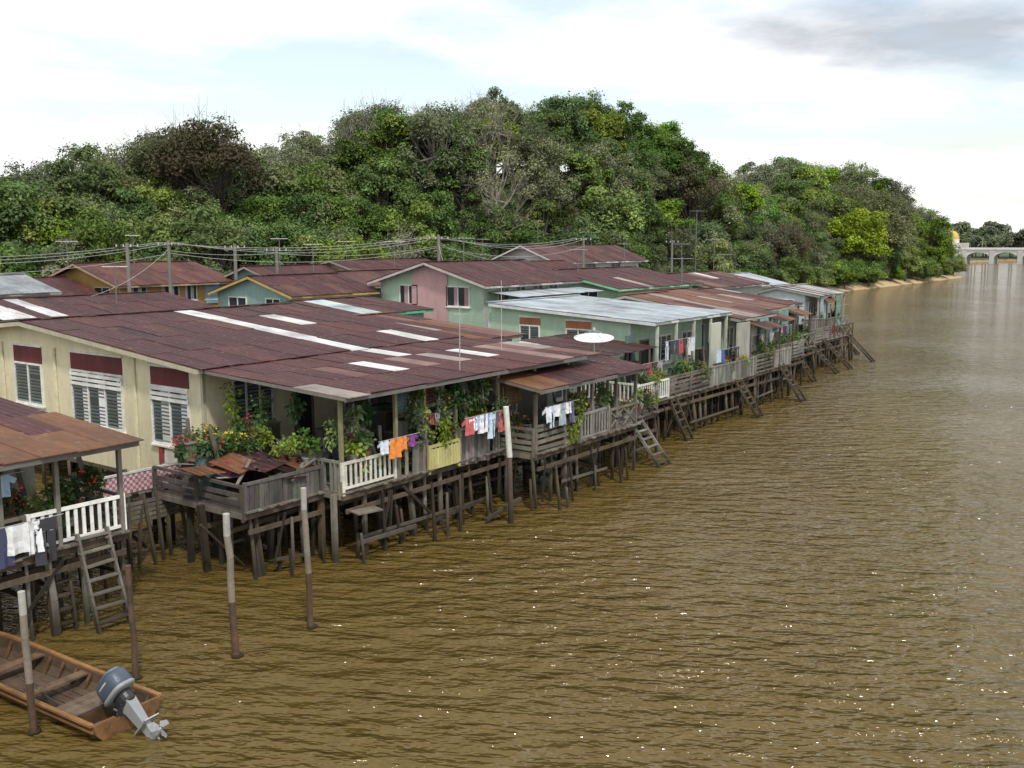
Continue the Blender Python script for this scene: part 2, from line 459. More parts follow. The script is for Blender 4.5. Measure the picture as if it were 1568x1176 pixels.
def house(name, x0, x1, y0, y1, zf, ze, yr, zr, wall, pal, trim=(.33,.30,.26), over=.5, over_f=None, stripes=(), wins=(), wallmat='clap', st=True, hasback=True, endcol=None):
    par = empty(name, ((x0+x1)/2, (y0+y1)/2, 0))
    over_f = over if over_f is None else over_f
    mb = MB()
    sf = (zr - ze) / (yr - y0); sb = (zr - ze) / (y1 - yr) if y1 > yr + .01 else 0
    th = .1
    mb.box((x0, y0, zf), (x1, y0 + th, ze), wallmat, wall)
    mb.box((x0, y1 - th, zf), (x1, y1, ze), wallmat, wall)
    for xa in (x0, x1 - th):
        c = endcol or wall
        pts = [(y0 + th, zf), (y1 - th, zf), (y1 - th, ze + sb*th - .03), (yr, zr - .03), (y0 + th, ze + sf*th - .03)]
        vs = [(xa, p[0], p[1]) for p in pts] + [(xa + th, p[0], p[1]) for p in pts]; n = 5
        mb.add(vs, [tuple(range(n))[::-1], tuple(range(n, 2*n))] + [(i, (i+1) % n, (i+1) % n + n, i + n) for i in range(n)], wallmat, c)
    for (xx, yy) in ((x0, y0), (x0, y1)):
        mb.box((xx - .03, yy - .03, zf), (xx + .08, yy + .08, ze - .04), 'paint', jit(trim, .05))
    mb.box((x0 - .04, y0, zf - .14), (x0 + .05, y1, zf), 'wood', WOOD)
    mb.obj('walls', par)
    mb = MB()
    for w in wins: window(mb, **w)
    mb.obj('windows', par)
    mb = MB()
    zef = ze - sf * over_f; zeb = ze - sb * over
    roof_plane(mb, x0 - over, x1 + over, y0 - over_f, zef + .05, yr, zr + .05, pal, stripes)
    if hasback: roof_plane(mb, x0 - over, x1 + over, y1 + over, zeb + .05, yr, zr + .05, pal, ())
    mb.box((x0 - over, yr - .18, zr + .085), (x1 + over, yr + .18, zr + .11), 'roof', jit(pal[0][1]))
    mb.obj('roof', par)
    mb = MB()
    for xa in (x0 - over + .02, x1 + over - .04):
        mb.beam((xa, y0 - over_f + .02, zef - .06), (xa, yr, zr - .06), .035, .15, 'paint', trim)
        if hasback: mb.beam((xa, y1 + over - .02, zeb - .06), (xa, yr, zr - .06), .035, .15, 'paint', trim)
    mb.beam((x0 - over, y0 - over_f + .03, zef - .05), (x1 + over, y0 - over_f + .03, zef - .05), .035, .12, 'paint', trim)
    x = x0
    while x < x1:
        mb.beam((x, y0 - over_f + .06, zef - .05), (x, yr, zr - .06), .05, .09, 'wood', WOODD); x += 1.2
    mb.obj('fascia', par)
    if st:
        mb = MB(); stilts(mb, x0, x1, y0, y1, zf, 1.5, 2.4, mx=6)
        mb.box((x0, y0, zf - .06), (x1, y1, zf - .01), 'wood', WOODD)
        mb.obj('stilts', par)
    return par

def porch(par, x0, x1, y0, y1, zd, zrf, zrb, pal, over=.4, posts=None, rails=(), stripes=(), roofover=.5, postcol=WOODG, yroofb=None):
    mb = MB(); deck(mb, x0, x1, y0, y1, zd); mb.obj('deck', par)
    mb = MB(); stilts(mb, x0 + .1, x1 - .1, y0 + .1, y1, zd, 1.1, 1.5, mx=5); mb.obj('deck_stilts', par)
    mb = MB()
    yb = yroofb or y1
    if zrf:
        roof_plane(mb, x0 - over, x1 + over*.3, y0 - roofover, zrf, yb, zrb, pal, stripes, seg=2.2)
        mb.beam((x0 - over, y0 - roofover + .04, zrf - .09), (x1 + over*.3, y0 - roofover + .04, zrf - .09), .03, .12, 'paint', (.16,.15,.14))
        mb.beam((x0 - over + .02, y0 - roofover, zrf - .07), (x0 - over + .02, yb, zrb - .07), .03, .10, 'paint', (.2,.18,.16))
        x = x0
        while x < x1 + .1:
            mb.beam((x, y0 - roofover + .1, zrf - .09), (x, yb, zrb - .09), .05, .09, 'wood', WOODD); x += 1.1
        mb.obj('porch_roof', par)
    mb = MB()
    for p in (posts or []):
        zt = zrf if zrf else zd + 1.0
        mb.beam((p, y0 + .08, zd - .1), (p + R.uniform(-.03, .03), y0 + .08, zt - .1), .1, .1, 'paint', jit(postcol, .15))
    if zrf: mb.beam((x0, y0 + .08, zrf - .16), (x1, y0 + .08, zrf - .16), .07, .12, 'wood', WOOD)
    for r in rails: railing(mb, *r[0], **r[1])
    mb.obj('railing', par)

# ============================================================ VILLAGE
ROOFM = [(.80, MAR), (.10, MAR2), (.06, MARD), (.04, (.11, .045, .032))]
ROOFX = [(.52, MAR), (.17, MAR2), (.14, RUST), (.10, PINKR), (.05, PALE), (.02, WHT)]
ROOFG = [(.80, (.40,.46,.50)), (.20, (.46,.51,.54))]

# ---- near left house (H1)
p = house('stilt_house', 2.0, 12.8, 5.6, 13.0, 1.9, 4.52, 9.5, 4.82, (.36,.34,.29), ROOFM, st=True, wallmat='plank', over=.5,
      wins=[dict(axis='y', base=5.6, a0=9.2, a1=10.6, z0=2.7, z1=4.0, kind='louvre'), dict(axis='y', base=5.6, a0=11.2, a1=12.0, z0=2.0, z1=3.9, kind='glass', panes=1, frame=(.3,.2,.15))])
porch(p, 4.0, 13.3, 2.3, 5.6, 2.05, 4.32, 4.6, [(.6, ORUST), (.2, RUST), (.2, MAR2)], posts=[5.5, 8.2, 10.3, 11.6, 13.2],
      rails=[(((10.9, 2.38, 0), (13.25, 2.38, 0)), dict(zd=2.05, h=.85, style='bal', col=(.82,.82,.78))),
             (((13.22, 2.4, 0), (13.22, 5.4, 0)), dict(zd=2.05, h=.85, style='board', col=WOODG, mat='wood')),
             (((4.0, 2.38, 0), (10.8, 2.38, 0)), dict(zd=2.05, h=.85, style='board', col=WOODG, mat='wood'))],
      stripes=[(9.7, .5, 1, (.60,.62,.63))])
mb = MB(); ladder(mb, (12.35, 2.3, 2.25), (12.35, 1.45, -.3), .75, 8, (.20,.18,.15)); ladder(mb, (11.6, 2.6, 1.6), (11.5, 2.2, -.3), .5, 6, WOOD); mb.obj('ladder', p)
mb = MB()
laundry(mb, 8.6, 11.6, 2.15, 2.85, .30, [(.8,.8,.82), (.8,.8,.82), (.04,.05,.08), (.75,.78,.82), (.05,.06,.12), (.8,.8,.8), (.8,.8,.82), (.04,.04,.05)], s=1.1)
laundry(mb, 9.0, 11.0, 2.6, 3.9, .4, [(.45,.62,.8), (.2,.4,.7), (.8,.8,.8)], s=.9)
mb.obj('laundry', p)
mb = MB(); clutter(mb, 7, 13, 4.3, 5.2, 2.05, 12); clutter(mb, 11, 13, 2.9, 3.8, 2.05, 5); mb.obj('porch_clutter', p)
for i in range(9):
    potted_plant(10.7 + i*.3, 2.75 + R.uniform(0,.5), 2.05 + R.uniform(.2,.7), R.uniform(.5,1.0), R.uniform(.2,.38), flower=R.choice((None,None,None,(.6,.05,.05),(.7,.3,.1))))

# ---- footbridge with patterned screen between H1 and H2
fb = empty('footbridge', (15, 6, 0)); mb = MB()
deck(mb, 13.3, 19.0, 5.7, 7.0, 1.95); stilts(mb, 13.5, 18.8, 5.8, 7.0, 1.95, 1.2, 1.0); mb.obj('deck', fb)
mb = MB()
x = 13.6
while x < 17.3:
    for j in range(6):
        mb.box((x, 5.6, 2.0 + j*.09), (x + .085, 5.62, 2.085 + j*.09), 'paint', jit((.50,.16,.20), .2) if (int((x-13.6)/.09+.5)+j) % 2 else (.62,.58,.58))
    x += .09
mb.beam((13.5, 5.61, 2.58), (17.4, 5.61, 2.58), .06, .06, 'paint', (.6,.6,.58))
for x in (13.5, 15.4, 17.3): mb.beam((x, 5.64, 1.7), (x, 5.64, 2.7), .07, .07, 'wood', WOODG)
for k in range(5): mb.beam((13.6, 5.2 - k*.02, 1.25 + k*.14), (16.9, 5.2, 1.25 + k*.13), .03, .1, 'wood', jit(WOODG, .2))
for k in range(10): mb.beam((13.4 + k*.38, 4.6 + (k % 3)*.3, -1), (13.5 + k*.38 + R.uniform(-.2,.2), 5.2, 2.0), .08, .08, 'wood', jit(WOOD, .3))
mb.obj('patterned_screen', fb)

# ---- big cream house (H2)
REDP = (.15, .026, .028)
wins = [dict(axis='x', base=19.1, a0=7.7, a1=9.75, z0=2.35, z1=4.98, top=REDP, topz=4.35, kind='louvre', panes=2, cur=(.6,.6,.6)),
        dict(axis='x', base=19.1, a0=11.4, a1=14.6, z0=2.5, z1=5.12, top=REDP, topz=4.5, kind='louvre', panes=3, cur=(.7,.7,.68)),
        dict(axis='x', base=19.1, a0=16.6, a1=18.6, z0=2.9, z1=5.15, top=REDP, topz=4.5, kind='louvre', panes=2),
        dict(axis='x', base=19.1, a0=20.6, a1=23.6, z0=2.9, z1=5.1, top=REDP, topz=4.5, kind='louvre', panes=3),
        dict(axis='y', base=7.0, a0=20.2, a1=21.9, z0=2.9, z1=4.6, kind='louvre', panes=3),
        dict(axis='y', base=7.0, a0=22.8, a1=23.7, z0=1.9, z1=4.1, kind='glass', panes=1, frame=(.25,.16,.1)),
        dict(axis='y', base=7.0, a0=25.2, a1=27.2, z0=2.9, z1=4.5, kind='louvre', panes=3)]
p = house('stilt_house', 19.1, 31.0, 7.0, 27.0, 1.15, 5.16, 17.0, 6.1, CREAM, ROOFM, trim=(.5,.46,.34), over=.6,
          stripes=[(25.2, .0, 1., WHT), (27.7, .45, .7, WHT), (29.4, .0, .2, WHT)], wins=wins)
mb = MB()
for (a0, a1, z0, z1) in ((7.7, 9.75, 3.85, 4.33), (11.4, 14.6, 3.95, 4.48), (20.6, 23.6, 3.95, 4.48)):
    for k in range(3): mb.box((19.0, a0, z0 + k*.17), (19.04, a1, z0 + .11 + k*.17), 'paint', (.78,.78,.74))
mb.box((19.02, 9.2, 1.2), (19.05, 9.42, 2.25), 'paint', (.3,.04,.04)); mb.box((19.03, 7.3, 1.25), (19.07, 9.1, 2.2), 'paint', (.62,.60,.52))
for yy in (10.6, 15.6, 19.4): mb.box((19.03, yy, 1.2), (19.085, yy + .12, 5.2), 'paint', (.76,.70,.48))
mb.obj('window_bars', p)
porch(p, 19.0, 32.0, .7, 7.0, 2.0, 4.82, 5.12, [(.52, MAR2), (.26, MAR), (.08, PINKR), (.12, RUST), (.02, PALE)], posts=[19.05, 21.3, 22.6, 24.1, 26.4, 28.6, 30.8],
      yroofb=6.6, over=.3, postcol=(.26,.25,.14),
      stripes=[(23.6, .5, .7, WHT), (26.1, .66, 1, WHT), (27.0, .2, .6, PALE), (28.7, .5, .7, WHT), (30.4, 0, .6, (.32,.22,.20)), (22.0, .5, .8, PINKR), (25.3, .3, .7, (.26,.17,.15))],
      rails=[(((19.05, .75, 0), (21.2, .75, 0)), dict(zd=2.0, h=.82, style='bal', col=(.66,.66,.56))),
             (((21.3, .72, 0), (22.6, .72, 0)), dict(zd=1.95, h=.95, style='plank', col=WOODG, mat='wood')),
             (((22.65, .65, 0), (24.1, .65, 0)), dict(zd=1.95, h=.75, style='bal', col=(.50,.46,.18))),
             (((24.2, .7, 0), (26.3, .7, 0)), dict(zd=1.9, h=1.1, style='plank', col=(.20,.19,.18), mat='wood')),
             (((19.05, .8, 0), (19.05, 2.9, 0)), dict(zd=2.0, h=.85, style='plank', col=(.26,.25,.22), mat='wood'))])
mb = MB(); x = 22.7
while x < 24.05:
    mb.box((x, .59, 1.98), (x+.12, .61, 2.62), 'paint', jit((.55,.52,.22), .1)); x += .135
mb.obj('yellow_slats', p)
mb = MB()
laundry(mb, 20.2, 22.0, .45, 3.3, .36, [(.6,.66,.72), (.75,.25,.05), (.70,.24,.06), (.22,.06,.26), (.4,.3,.45)], s=.72)
laundry(mb, 24.0, 26.3, .3, 3.45, .24, [(.5,.12,.12), (.75,.78,.8), (.35,.5,.70), (.78,.78,.8), (.2,.3,.55), (.5,.66,.76), (.1,.1,.12)], s=.9)
laundry(mb, 22.3, 24.0, .8, 3.7, .33, [(.1,.15,.3), (.3,.06,.06), (.6,.6,.62), (.1,.25,.3)], s=.7)
laundry(mb, 26.6, 30.5, 1.6, 4.2, .5, s=.8)
laundry(mb, 19.3, 21, 1.8, 3.4, .5, [(.05,.05,.06),(.06,.08,.14),(.25,.07,.07)], s=.9)
mb.obj('laundry', p)
mb = MB(); clutter(mb, 19.3, 31, 3.0, 6.2, 2.0, 34); clutter(mb, 19.4, 26, 1.1, 1.9, 2.0, 22); mb.obj('porch_clutter', p)
mb = MB()
for (a, b, zt, zb, c) in ((21.4, 22.5, 4.6, 3.9, (.09,.15,.17)), (24.3, 25.2, 4.6, 3.5, (.09,.12,.09)), (26.6, 28, 4.6, 3.4, (.2,.14,.08)), (22.7, 23.3, 4.6, 4.0, (.15,.05,.04))):
    z = zb
    while z < zt: mb.box((a, .9, z), (b, .915, z + .09), 'wood', jit(c, .2)); z += .1
mb.obj('bamboo_blinds', p)
# extra props, old posts and a short landing below the front of the porch
mb = MB()
for k in range(26):
    x = 16.6 + k*.62 + R.uniform(-.2,.2); y = .2 + R.uniform(-.5,.5) + (1.0 if x < 19 else 0)
    if x > 26.5: y -= 1.1
    mb.cyl((x + R.uniform(-.25,.25), y - .1, -1.2), (x, y + .1, R.uniform(.7, 1.95)), R.uniform(.04,.075), .045, 'wood', jit(R.choice((WOOD, WOODD, WOODG)), .25), 7)
mb.beam((19.2, .35, .55), (21.6, .3, .5), .06, .12, 'wood', WOODG); mb.beam((22.4, .3, .45), (25.2, .35, .6), .06, .11, 'wood', WOOD); mb.beam((24.3, -.3, .15), (26.1, -.4, .5), .1, .1, 'wood', WOODG)
mb.beam((19.1, .4, 1.45), (19.9, .2, 1.45), .5, .04, 'wood', WOODG)
mb.obj('old_posts', p)
mb = MB(); deck(mb, 16.2, 19.0, 1.5, 5.6, 1.95); stilts(mb, 16.3, 18.9, 1.6, 5.6, 1.95, .75, 1.1, mx=4); mb.obj('side_platform', p)
mb = MB()
railing(mb, (16.25, 1.55, 0), (19.0, 1.55, 0), zd=1.95, h=.72, style='plank', col=(.13,.12,.11), mat='wood')
railing(mb, (16.22, 1.6, 0), (16.22, 5.5, 0), zd=1.75, h=.85, style='board', col=(.12,.10,.085), mat='wood')
railing(mb, (16.9, 3.0, 0), (16.9, 5.0, 0), zd=2.6, h=.35, style='bal', col=(.35,.08,.08))
mb.obj('side_fence', p)
mb = MB()
for k in range(15):
    a = 15.8 + R.uniform(0, 2.4); yy = R.uniform(1.0, 4.4); L = R.uniform(.6, 1.3); z = 2.60 + R.uniform(0,.25)
    c = R.choice((RUST, PINKR, MAR2, (.28,.30,.32), RUST, (.36,.34,.33), MARD))
    tz = R.uniform(-.12, .25); tx = R.uniform(-.15,.15); sk = R.uniform(-.3,.3)
    for i in range(3):
        mb.slab([(a + i*.28, yy, z + i*tx*.3), (a + .29 + i*.28, yy, z + (i+1)*tx*.3), (a + .29 + i*.28 + sk, yy + L, z + tz + (i+1)*tx*.3), (a + i*.28 + sk, yy + L, z + tz + i*tx*.3)], .012, 'roof', jit(c, .2))
for k in range(10):
    a = 15.9 + R.uniform(0, 2.6); yy = R.uniform(1.2, 4.8); mb.beam((a, yy, 2.5), (a + R.uniform(-.9,.9), yy + R.uniform(-.6,.6), 2.85 + R.uniform(-.1,.2)), .09, .03, 'wood', jit(WOODG, .3))
mb.obj('scrap_roof_sheets', p)
mb = MB(); clutter(mb, 16.4, 18.6, 3.3, 5.2, 1.95, 9); mb.box((17.0, 3.9, 1.97), (18.9, 5.3, 2.75), 'plank', WOODD); mb.box((18.2, 1.8, 1.97), (18.9, 3.6, 2.7), 'plank', WOODD); mb.obj('platform_clutter', p)
for i in range(22):
    fx = 16.8 + (i % 11)*.21 + R.uniform(-.1,.1); fy = (3.9 if i < 11 else 4.9) + R.uniform(-.3,.3)
    potted_plant(fx, fy, 2.76, R.uniform(.3,.95), R.uniform(.18,.40), flower=[None,(.5,.04,.06),None,None,(.8,.6,.04),None,(.8,.55,.03),(.5,.07,.12),None,None][i % 10], col=R.choice((LG,LY,LD,LY)))
for i in range(8):
    potted_plant(18.2 + R.uniform(-.2,.8), 1.9 + i*.4, 2.72, R.uniform(.4,.9), R.uniform(.2,.4), col=R.choice((LG,LY,LD)))
def vine(x, y, z, r, n, col, h=.6):
    mb = MB()
    mb.cyl((x, y, z + h), (x, y, z + h + .3), .01, .01, 'bark', (.1,.08,.05), 5)
    for k in range(6):
        a = R.uniform(0, 6.28); q = R.uniform(.2, 1)*r; x1 = x + math.cos(a)*q; y1 = y + math.sin(a)*q
        mb.cyl((x, y, z + h), (x1, y1, z - h*R.random()), .008, .004, 'bark', (.10,.12,.05), 4)
        leaves(mb, (x1*.6+x*.4, y1*.6+y*.4, z), (r*.4, r*.4, h), n//6, .12, col, -.3)
    mb.obj('hanging_vine')
for (x, y, z, r, h, c) in ((19.1, 5.6, 4.0, .5, .8, LY), (19.1, 4.2, 3.9, .45, .7, LG), (19.2, 2.9, 4.2, .35, .4, LD), (19.3, 1.3, 3.6, .35, .5, LY), (20.2, 1.0, 4.1, .3, .35, LD), (22.1, .9, 4.0, .3, .4, LY), (23.4, .7, 3.2, .35, .6, LY), (26.2, .4, 3.3, .4, .6, LG), (29.5, -.5, 3.2, .4, .6, LY), (31.4, -.4, 3.4, .4, .5, LG), (28.9, -.5, 2.4, .45, .5, LY)):
    vine(x, y, z, r, 200, c, h)
for i in range(38):
    xx = R.uniform(19.2, 26.2)
    if R.random() < .65: potted_plant(xx, R.uniform(.85, 1.3), 2.0 + R.uniform(0,.9), R.uniform(.3,.8), R.uniform(.18,.36), col=R.choice((LG,LY,LD,LG)), flower=R.choice((None,None,None,None,(.5,.05,.1))))
    else: potted_plant(xx, R.uniform(.5, .9), R.uniform(3.4, 4.1), R.uniform(.2,.5), R.uniform(.15,.28), col=R.choice((LG,LY,LD)), hang=True, pot=(.08,.07,.06))

# ---- H3 lower porch and patched roof
p = house('stilt_house', 31.9, 34.4, 6.0, 15.0, 1.6, 5.05, 13.5, 5.6, (.28,.27,.24), [(.4, ORUST), (.12, PALE), (.2, PINKR), (.28, MAR2)], wallmat='plank', over=.35)
porch(p, 26.7, 33.8, -.6, 2.2, 1.95, 4.2, 4.66, [(.55, MAR), (.3, MAR2), (.15, MARD)], posts=[26.8, 28.6, 30.4, 32.2, 33.7], over=.35, roofover=.45, stripes=[(26.6, 0, 1, ORUST), (27.4, .0, .6, ORUST)],
      rails=[(((26.75, -.55, 0), (29.5, -.55, 0)), dict(zd=1.9, h=.95, style='board', col=WOODG, mat='wood')),
             (((29.6, -.55, 0), (31.6, -.55, 0)), dict(zd=1.9, h=.95, style='bal', col=(.28,.27,.24), mat='wood')),
             (((31.7, -.55, 0), (33.7, -.55, 0)), dict(zd=1.9, h=.85, style='x', col=WOODG, mat='wood')),
             (((26.7, -.5, 0), (26.7, 2.0, 0)), dict(zd=1.9, h=.85, style='board', col=WOODG, mat='wood'))])
mb = MB()
mb.box((27.0, 2.25, 1.95), (31.5, 2.35, 4.4), 'plank', (.17,.16,.14)); mb.box((31.6, 2.25, 1.95), (33.8, 2.35, 4.4), 'clap', (.50,.56,.48))
window(mb, 'y', 2.25, 32.0, 33.2, 2.8, 4.0, kind='louvre'); window(mb, 'y', 2.25, 28.3, 29.5, 2.7, 3.9, kind='louvre')
mb.obj('porch_wall', p)
mb = MB()
laundry(mb, 27.0, 29.2, -.75, 3.5, .28, [(.74,.76,.8), (.5,.6,.75), (.74,.74,.76), (.35,.42,.5), (.7,.7,.72), (.1,.12,.2)], s=.8)
laundry(mb, 30.2, 31.8, .3, 3.5, .42, [(.04,.04,.05), (.4,.07,.07), (.06,.06,.08), (.3,.35,.4)], s=.8); mb.obj('laundry', p)
mb = MB(); clutter(mb, 27, 33.5, .6, 1.9, 1.95, 24); mb.obj('porch_clutter', p)
mb = MB(); ladder(mb, (35.0, .4, 2.1), (35.3, -1.3, -.3), .85, 8, (.30,.28,.24)); deck(mb, 33.8, 37.0, .2, 3.0, 1.9); stilts(mb, 33.9, 37, .3, 3.0, 1.9, 1.0, 1.3)
railing(mb, (35.8, .25, 0), (37.0, .25, 0), zd=1.9, h=.85, style='x', col=WOODG, mat='wood'); mb.obj('landing', p)
for i in range(14):
    potted_plant(R.uniform(27, 36.5), R.uniform(-.3, .5), 1.95 + R.uniform(0,.7), R.uniform(.4,.9), R.uniform(.2,.4), col=R.choice((LG,LY,LD,LY)), flower=R.choice((None,None,None,(.6,.2,.05))))

# ---- H4 green-walled house under grey roof
ORP = (.42, .16, .08)
p = house('stilt_house', 42.0, 50.2, 4.4, 13.0, 1.6, 5.3, 12.8, 5.78, GREEN, ROOFG, trim=(.6,.63,.62), over=.4, over_f=1.6, hasback=False,
      wins=[dict(axis='x', base=42.0, a0=9.7, a1=11.0, z0=3.8, z1=5.15, top=ORP, topz=4.75, kind='louvre', frame=(.8,.8,.75)),
            dict(axis='x', base=42.0, a0=6.6, a1=8.1, z0=3.7, z1=5.1, top=ORP, topz=4.7, kind='louvre', frame=(.8,.8,.75)),
            dict(axis='y', base=4.4, a0=43.0, a1=43.9, z0=2.0, z1=4.2, panes=1, frame=(.2,.12,.08)), dict(axis='y', base=4.4, a0=44.6, a1=46.4, z0=2.8, z1=4.3, kind='louvre', panes=3),
            dict(axis='y', base=4.4, a0=47.6, a1=48.8, z0=2.8, z1=4.3, kind='louvre')])
porch(p, 37.5, 50.3, 1.2, 4.4, 2.0, None, None, None, posts=None,
      rails=[(((37.1, 1.25, 0), (40.0, 1.25, 0)), dict(zd=2.0, h=.85, style='bal', col=(.66,.66,.60))),
             (((40.1, 1.25, 0), (44.5, 1.25, 0)), dict(zd=2.0, h=.9, style='board', col=WOODG, mat='wood')),
             (((44.6, 1.25, 0), (50.2, 1.25, 0)), dict(zd=2.0, h=.9, style='plank', col=(.24,.24,.21), mat='wood')),
             (((37.5, 1.4, 0), (37.5, 4.3, 0)), dict(zd=2.0, h=.85, style='bal', col=(.66,.66,.60)))])
mb = MB()
for xx in (42.0, 44, 46, 48, 50): mb.beam((xx, 2.9, 2.0), (xx, 2.9, 5.05), .12, .12, 'paint', jit((.50,.56,.44), .1))
mb.box((41.0, 4.0, 1.9), (41.9, 4.1, 4.6), 'plank', (.10,.16,.14)); mb.box((46.6, 2.2, 1.9), (47.8, 2.3, 4.9), 'clap', (.62,.64,.54))
mb.box((48.6, 1.6, 1.9), (50.2, 1.7, 4.8), 'plank', (.35,.35,.3))
roof_plane(mb, 37.0, 41.5, 2.6, 4.1, 7.5, 4.5, [(.6, MARD), (.4, MAR)], w=.8)
for xx in (37.2, 39.2, 41.3): mb.beam((xx, 2.8, 1.9), (xx, 2.8, 4.1), .1, .1, 'wood', WOODD)
mb.box((37.3, 5.5, 1.6), (41.4, 5.6, 4.2), 'plank', (.08,.12,.10))
mb.obj('porch_screens', p)
mb = MB(); laundry(mb, 42.2, 45.8, 2.6, 4.3, .45, [(.5,.55,.62),(.05,.05,.06),(.05,.06,.1),(.4,.07,.07),(.04,.04,.05),(.55,.55,.5)], s=1.1, keep=.85); laundry(mb, 46, 49, 1.6, 3.6, .6, s=.9, keep=.6); laundry(mb, 38, 41, 1.9, 3.6, .5, [(.04,.04,.05),(.3,.3,.32),(.3,.05,.08)], s=.9, keep=.6); mb.obj('laundry', p)
mb = MB(); clutter(mb, 38, 50, 1.7, 3.8, 2.0, 50); mb.obj('porch_clutter', p)
mb = MB(); ladder(mb, (40.4, 1.3, 2.1), (40.7, .3, -.3), .6, 7, WOOD); ladder(mb, (47.8, 1.2, 2.0), (48.3, -.1, -.3), .7, 8, WOOD); mb.obj('ladder', p)
for i in range(18):
    potted_plant(R.uniform(38, 50), R.uniform(1.4, 1.9), 2.0 + R.uniform(0,.7), R.uniform(.4,1.0), R.uniform(.25,.48), col=R.choice((LG,LY,LD)), flower=R.choice((None,None,None,(.5,.05,.1))))

# ---- riverside houses, receding
def riverside(x0, x1, y0, wall, pal, ze=5.0, zr=5.9, depth=10, dk=2.2, rails=('board','plank'), stripes=(), lad=True, keep=.7):
    L = x1 - x0
    p = house('stilt_house', x0, x1, y0, y0 + depth, 1.7, ze, y0 + depth*.6, zr, wall, pal, over=.3, over_f=1.2, stripes=stripes, trim=jit((.30,.29,.26)),
        wins=[dict(axis='y', base=y0, a0=x0+.5, a1=x0+1.6, z0=2.8, z1=4.3, kind='louvre'), dict(axis='y', base=y0, a0=x0+2.0, a1=x0+2.8, z0=2.0, z1=4.1, panes=1, frame=(.25,.16,.1)),
              dict(axis='y', base=y0, a0=x0+3.1, a1=x0+4.2, z0=2.8, z1=4.3, kind='louvre'),
              dict(axis='x', base=x0, a0=y0+1, a1=y0+2.2, z0=3.1, z1=4.5, kind='louvre'), dict(axis='x', base=x0, a0=y0+3, a1=y0+4.2, z0=3.1, z1=4.6, kind='louvre')])
    yf = y0 - dk
    xm = (x0 + x1)/2
    porch(p, x0 - .3, x1 + .3, yf, y0, 2.0, None, None, None,
       rails=[(((x0-.2, yf+.05, 0), (xm, yf+.05, 0)), dict(zd=2.0, h=.9, style=rails[0], col=jit(WOODG), mat='wood')),
              (((xm+.1, yf+.05, 0), (x1+.2, yf+.05, 0)), dict(zd=2.0, h=.9, style=rails[1], col=jit((.26,.25,.22)), mat='wood')),
              (((x0-.2, yf+.1, 0), (x0-.2, y0, 0)), dict(zd=2.0, h=.9, style='board', col=WOODG, mat='wood'))])
    mb = MB()
    for k in range(4):
        xx = x0 + L*k/3; mb.beam((xx, y0 - 1.0, 2.0), (xx, y0 - 1.0, ze - .15), .11, .11, 'paint', jit((.36,.37,.32), .25))
    a = R.uniform(x0, xm); mb.box((a, y0-1.1, 2.0), (a+1.6, y0-1.02, ze-.2), 'clap', jit(R.choice((GREEN, WHITEP, (.4,.5,.55))), .1))
    b = R.uniform(xm, x1-1.5); mb.box((b, y0-1.3, 2.0), (b+1.2, y0-1.22, ze-.3), 'plank', jit(R.choice((TEAL, WOODG, (.3,.3,.27))), .1))
    c0 = R.uniform(x0, xm); roof_plane(mb, c0, c0 + 2.4, yf - .1, ze - .75, y0 - .9, ze - .35, [(.5, ORUST), (.5, MARD)], w=.6)
    for xx in (c0 + .1, c0 + 2.3): mb.beam((xx, yf + .05, 2.0), (xx, yf + .05, ze - .8), .08, .08, 'wood', WOOD)
    mb.obj('porch_posts', p)
    mb = MB(); laundry(mb, x0+.3, x1-.3, y0-1.6, 3.9, .5, s=.9, keep=keep)
    mb.obj('laundry', p)
    mb = MB(); clutter(mb, x0, x1, yf+.4, y0-.4, 2.0, 28); mb.obj('porch_clutter', p)
    if lad:
        mb = MB(); q = R.uniform(x0+1, x1-1); ladder(mb, (q, yf, 2.1), (q+.3, yf-1.5, -.3), .7, 9, WOOD); mb.obj('ladder', p)
    for i in range(8): potted_plant(R.uniform(x0, x1), yf+.4, 2.0+R.uniform(0,.6), R.uniform(.5,1.1), R.uniform(.25,.5))
    return p
riverside(51.0, 55.8, 3.6, (.46,.52,.44), [(.45, ORUST), (.25, PINKR), (.2, MAR2), (.10, PALE)], stripes=[(53.2, 0, 1, PALE)])
riverside(56.6, 60.8, 4.6, (.30,.42,.42), [(.45, MAR2), (.25, ORUST), (.2, PINKR), (.10, PALE)], rails=('plank','board'), ze=5.1, lad=False)
riverside(61.6, 66.4, 5.8, (.55,.60,.56), ROOFX, ze=5.0, zr=5.7, depth=9, rails=('board','x'))
p = riverside(77.6, 84.0, 8.2, (.58,.67,.68), [(.6, (.42,.42,.42)), (.2, MAR2), (.2, PINKR)], ze=5.0, zr=5.4, depth=4.0, dk=1.4, rails=('bal','x'), keep=.1)
jd = empty('river_platform', (75, 6, 0)); mb = MB()
deck(mb, 66.6, 77.4, 4.3, 10.0, 2.0); stilts(mb, 66.6, 77.4, 4.3, 9.0, 2.0, 1.0, 1.5)
mb.obj('deck', jd); mb = MB()
railing(mb, (66.7, 4.35, 0), (72, 4.35, 0), zd=2, h=.9, style='board', col=WOODG, mat='wood'); railing(mb, (73, 4.35, 0), (77.4, 4.35, 0), zd=1.9, h=.9, style='x', col=WOOD, mat='wood')
for k, q in enumerate((67.5, 70.5, 76.0, 80.5)):
    yf = 4.3 if q < 77 else 6.8
    ladder(mb, (q, yf, 2.1), (q+.5, yf - 2.2, -.3), .6, 9, WOOD)
for k in range(7): mb.cyl((85 + R.uniform(-.8,.8), 6.9 + k*.8, -1), (85 + R.uniform(-.6,.6), 6.9 + k*.8, R.uniform(1.6, 3.2)), .08, .07, 'wood', WOOD, 7)
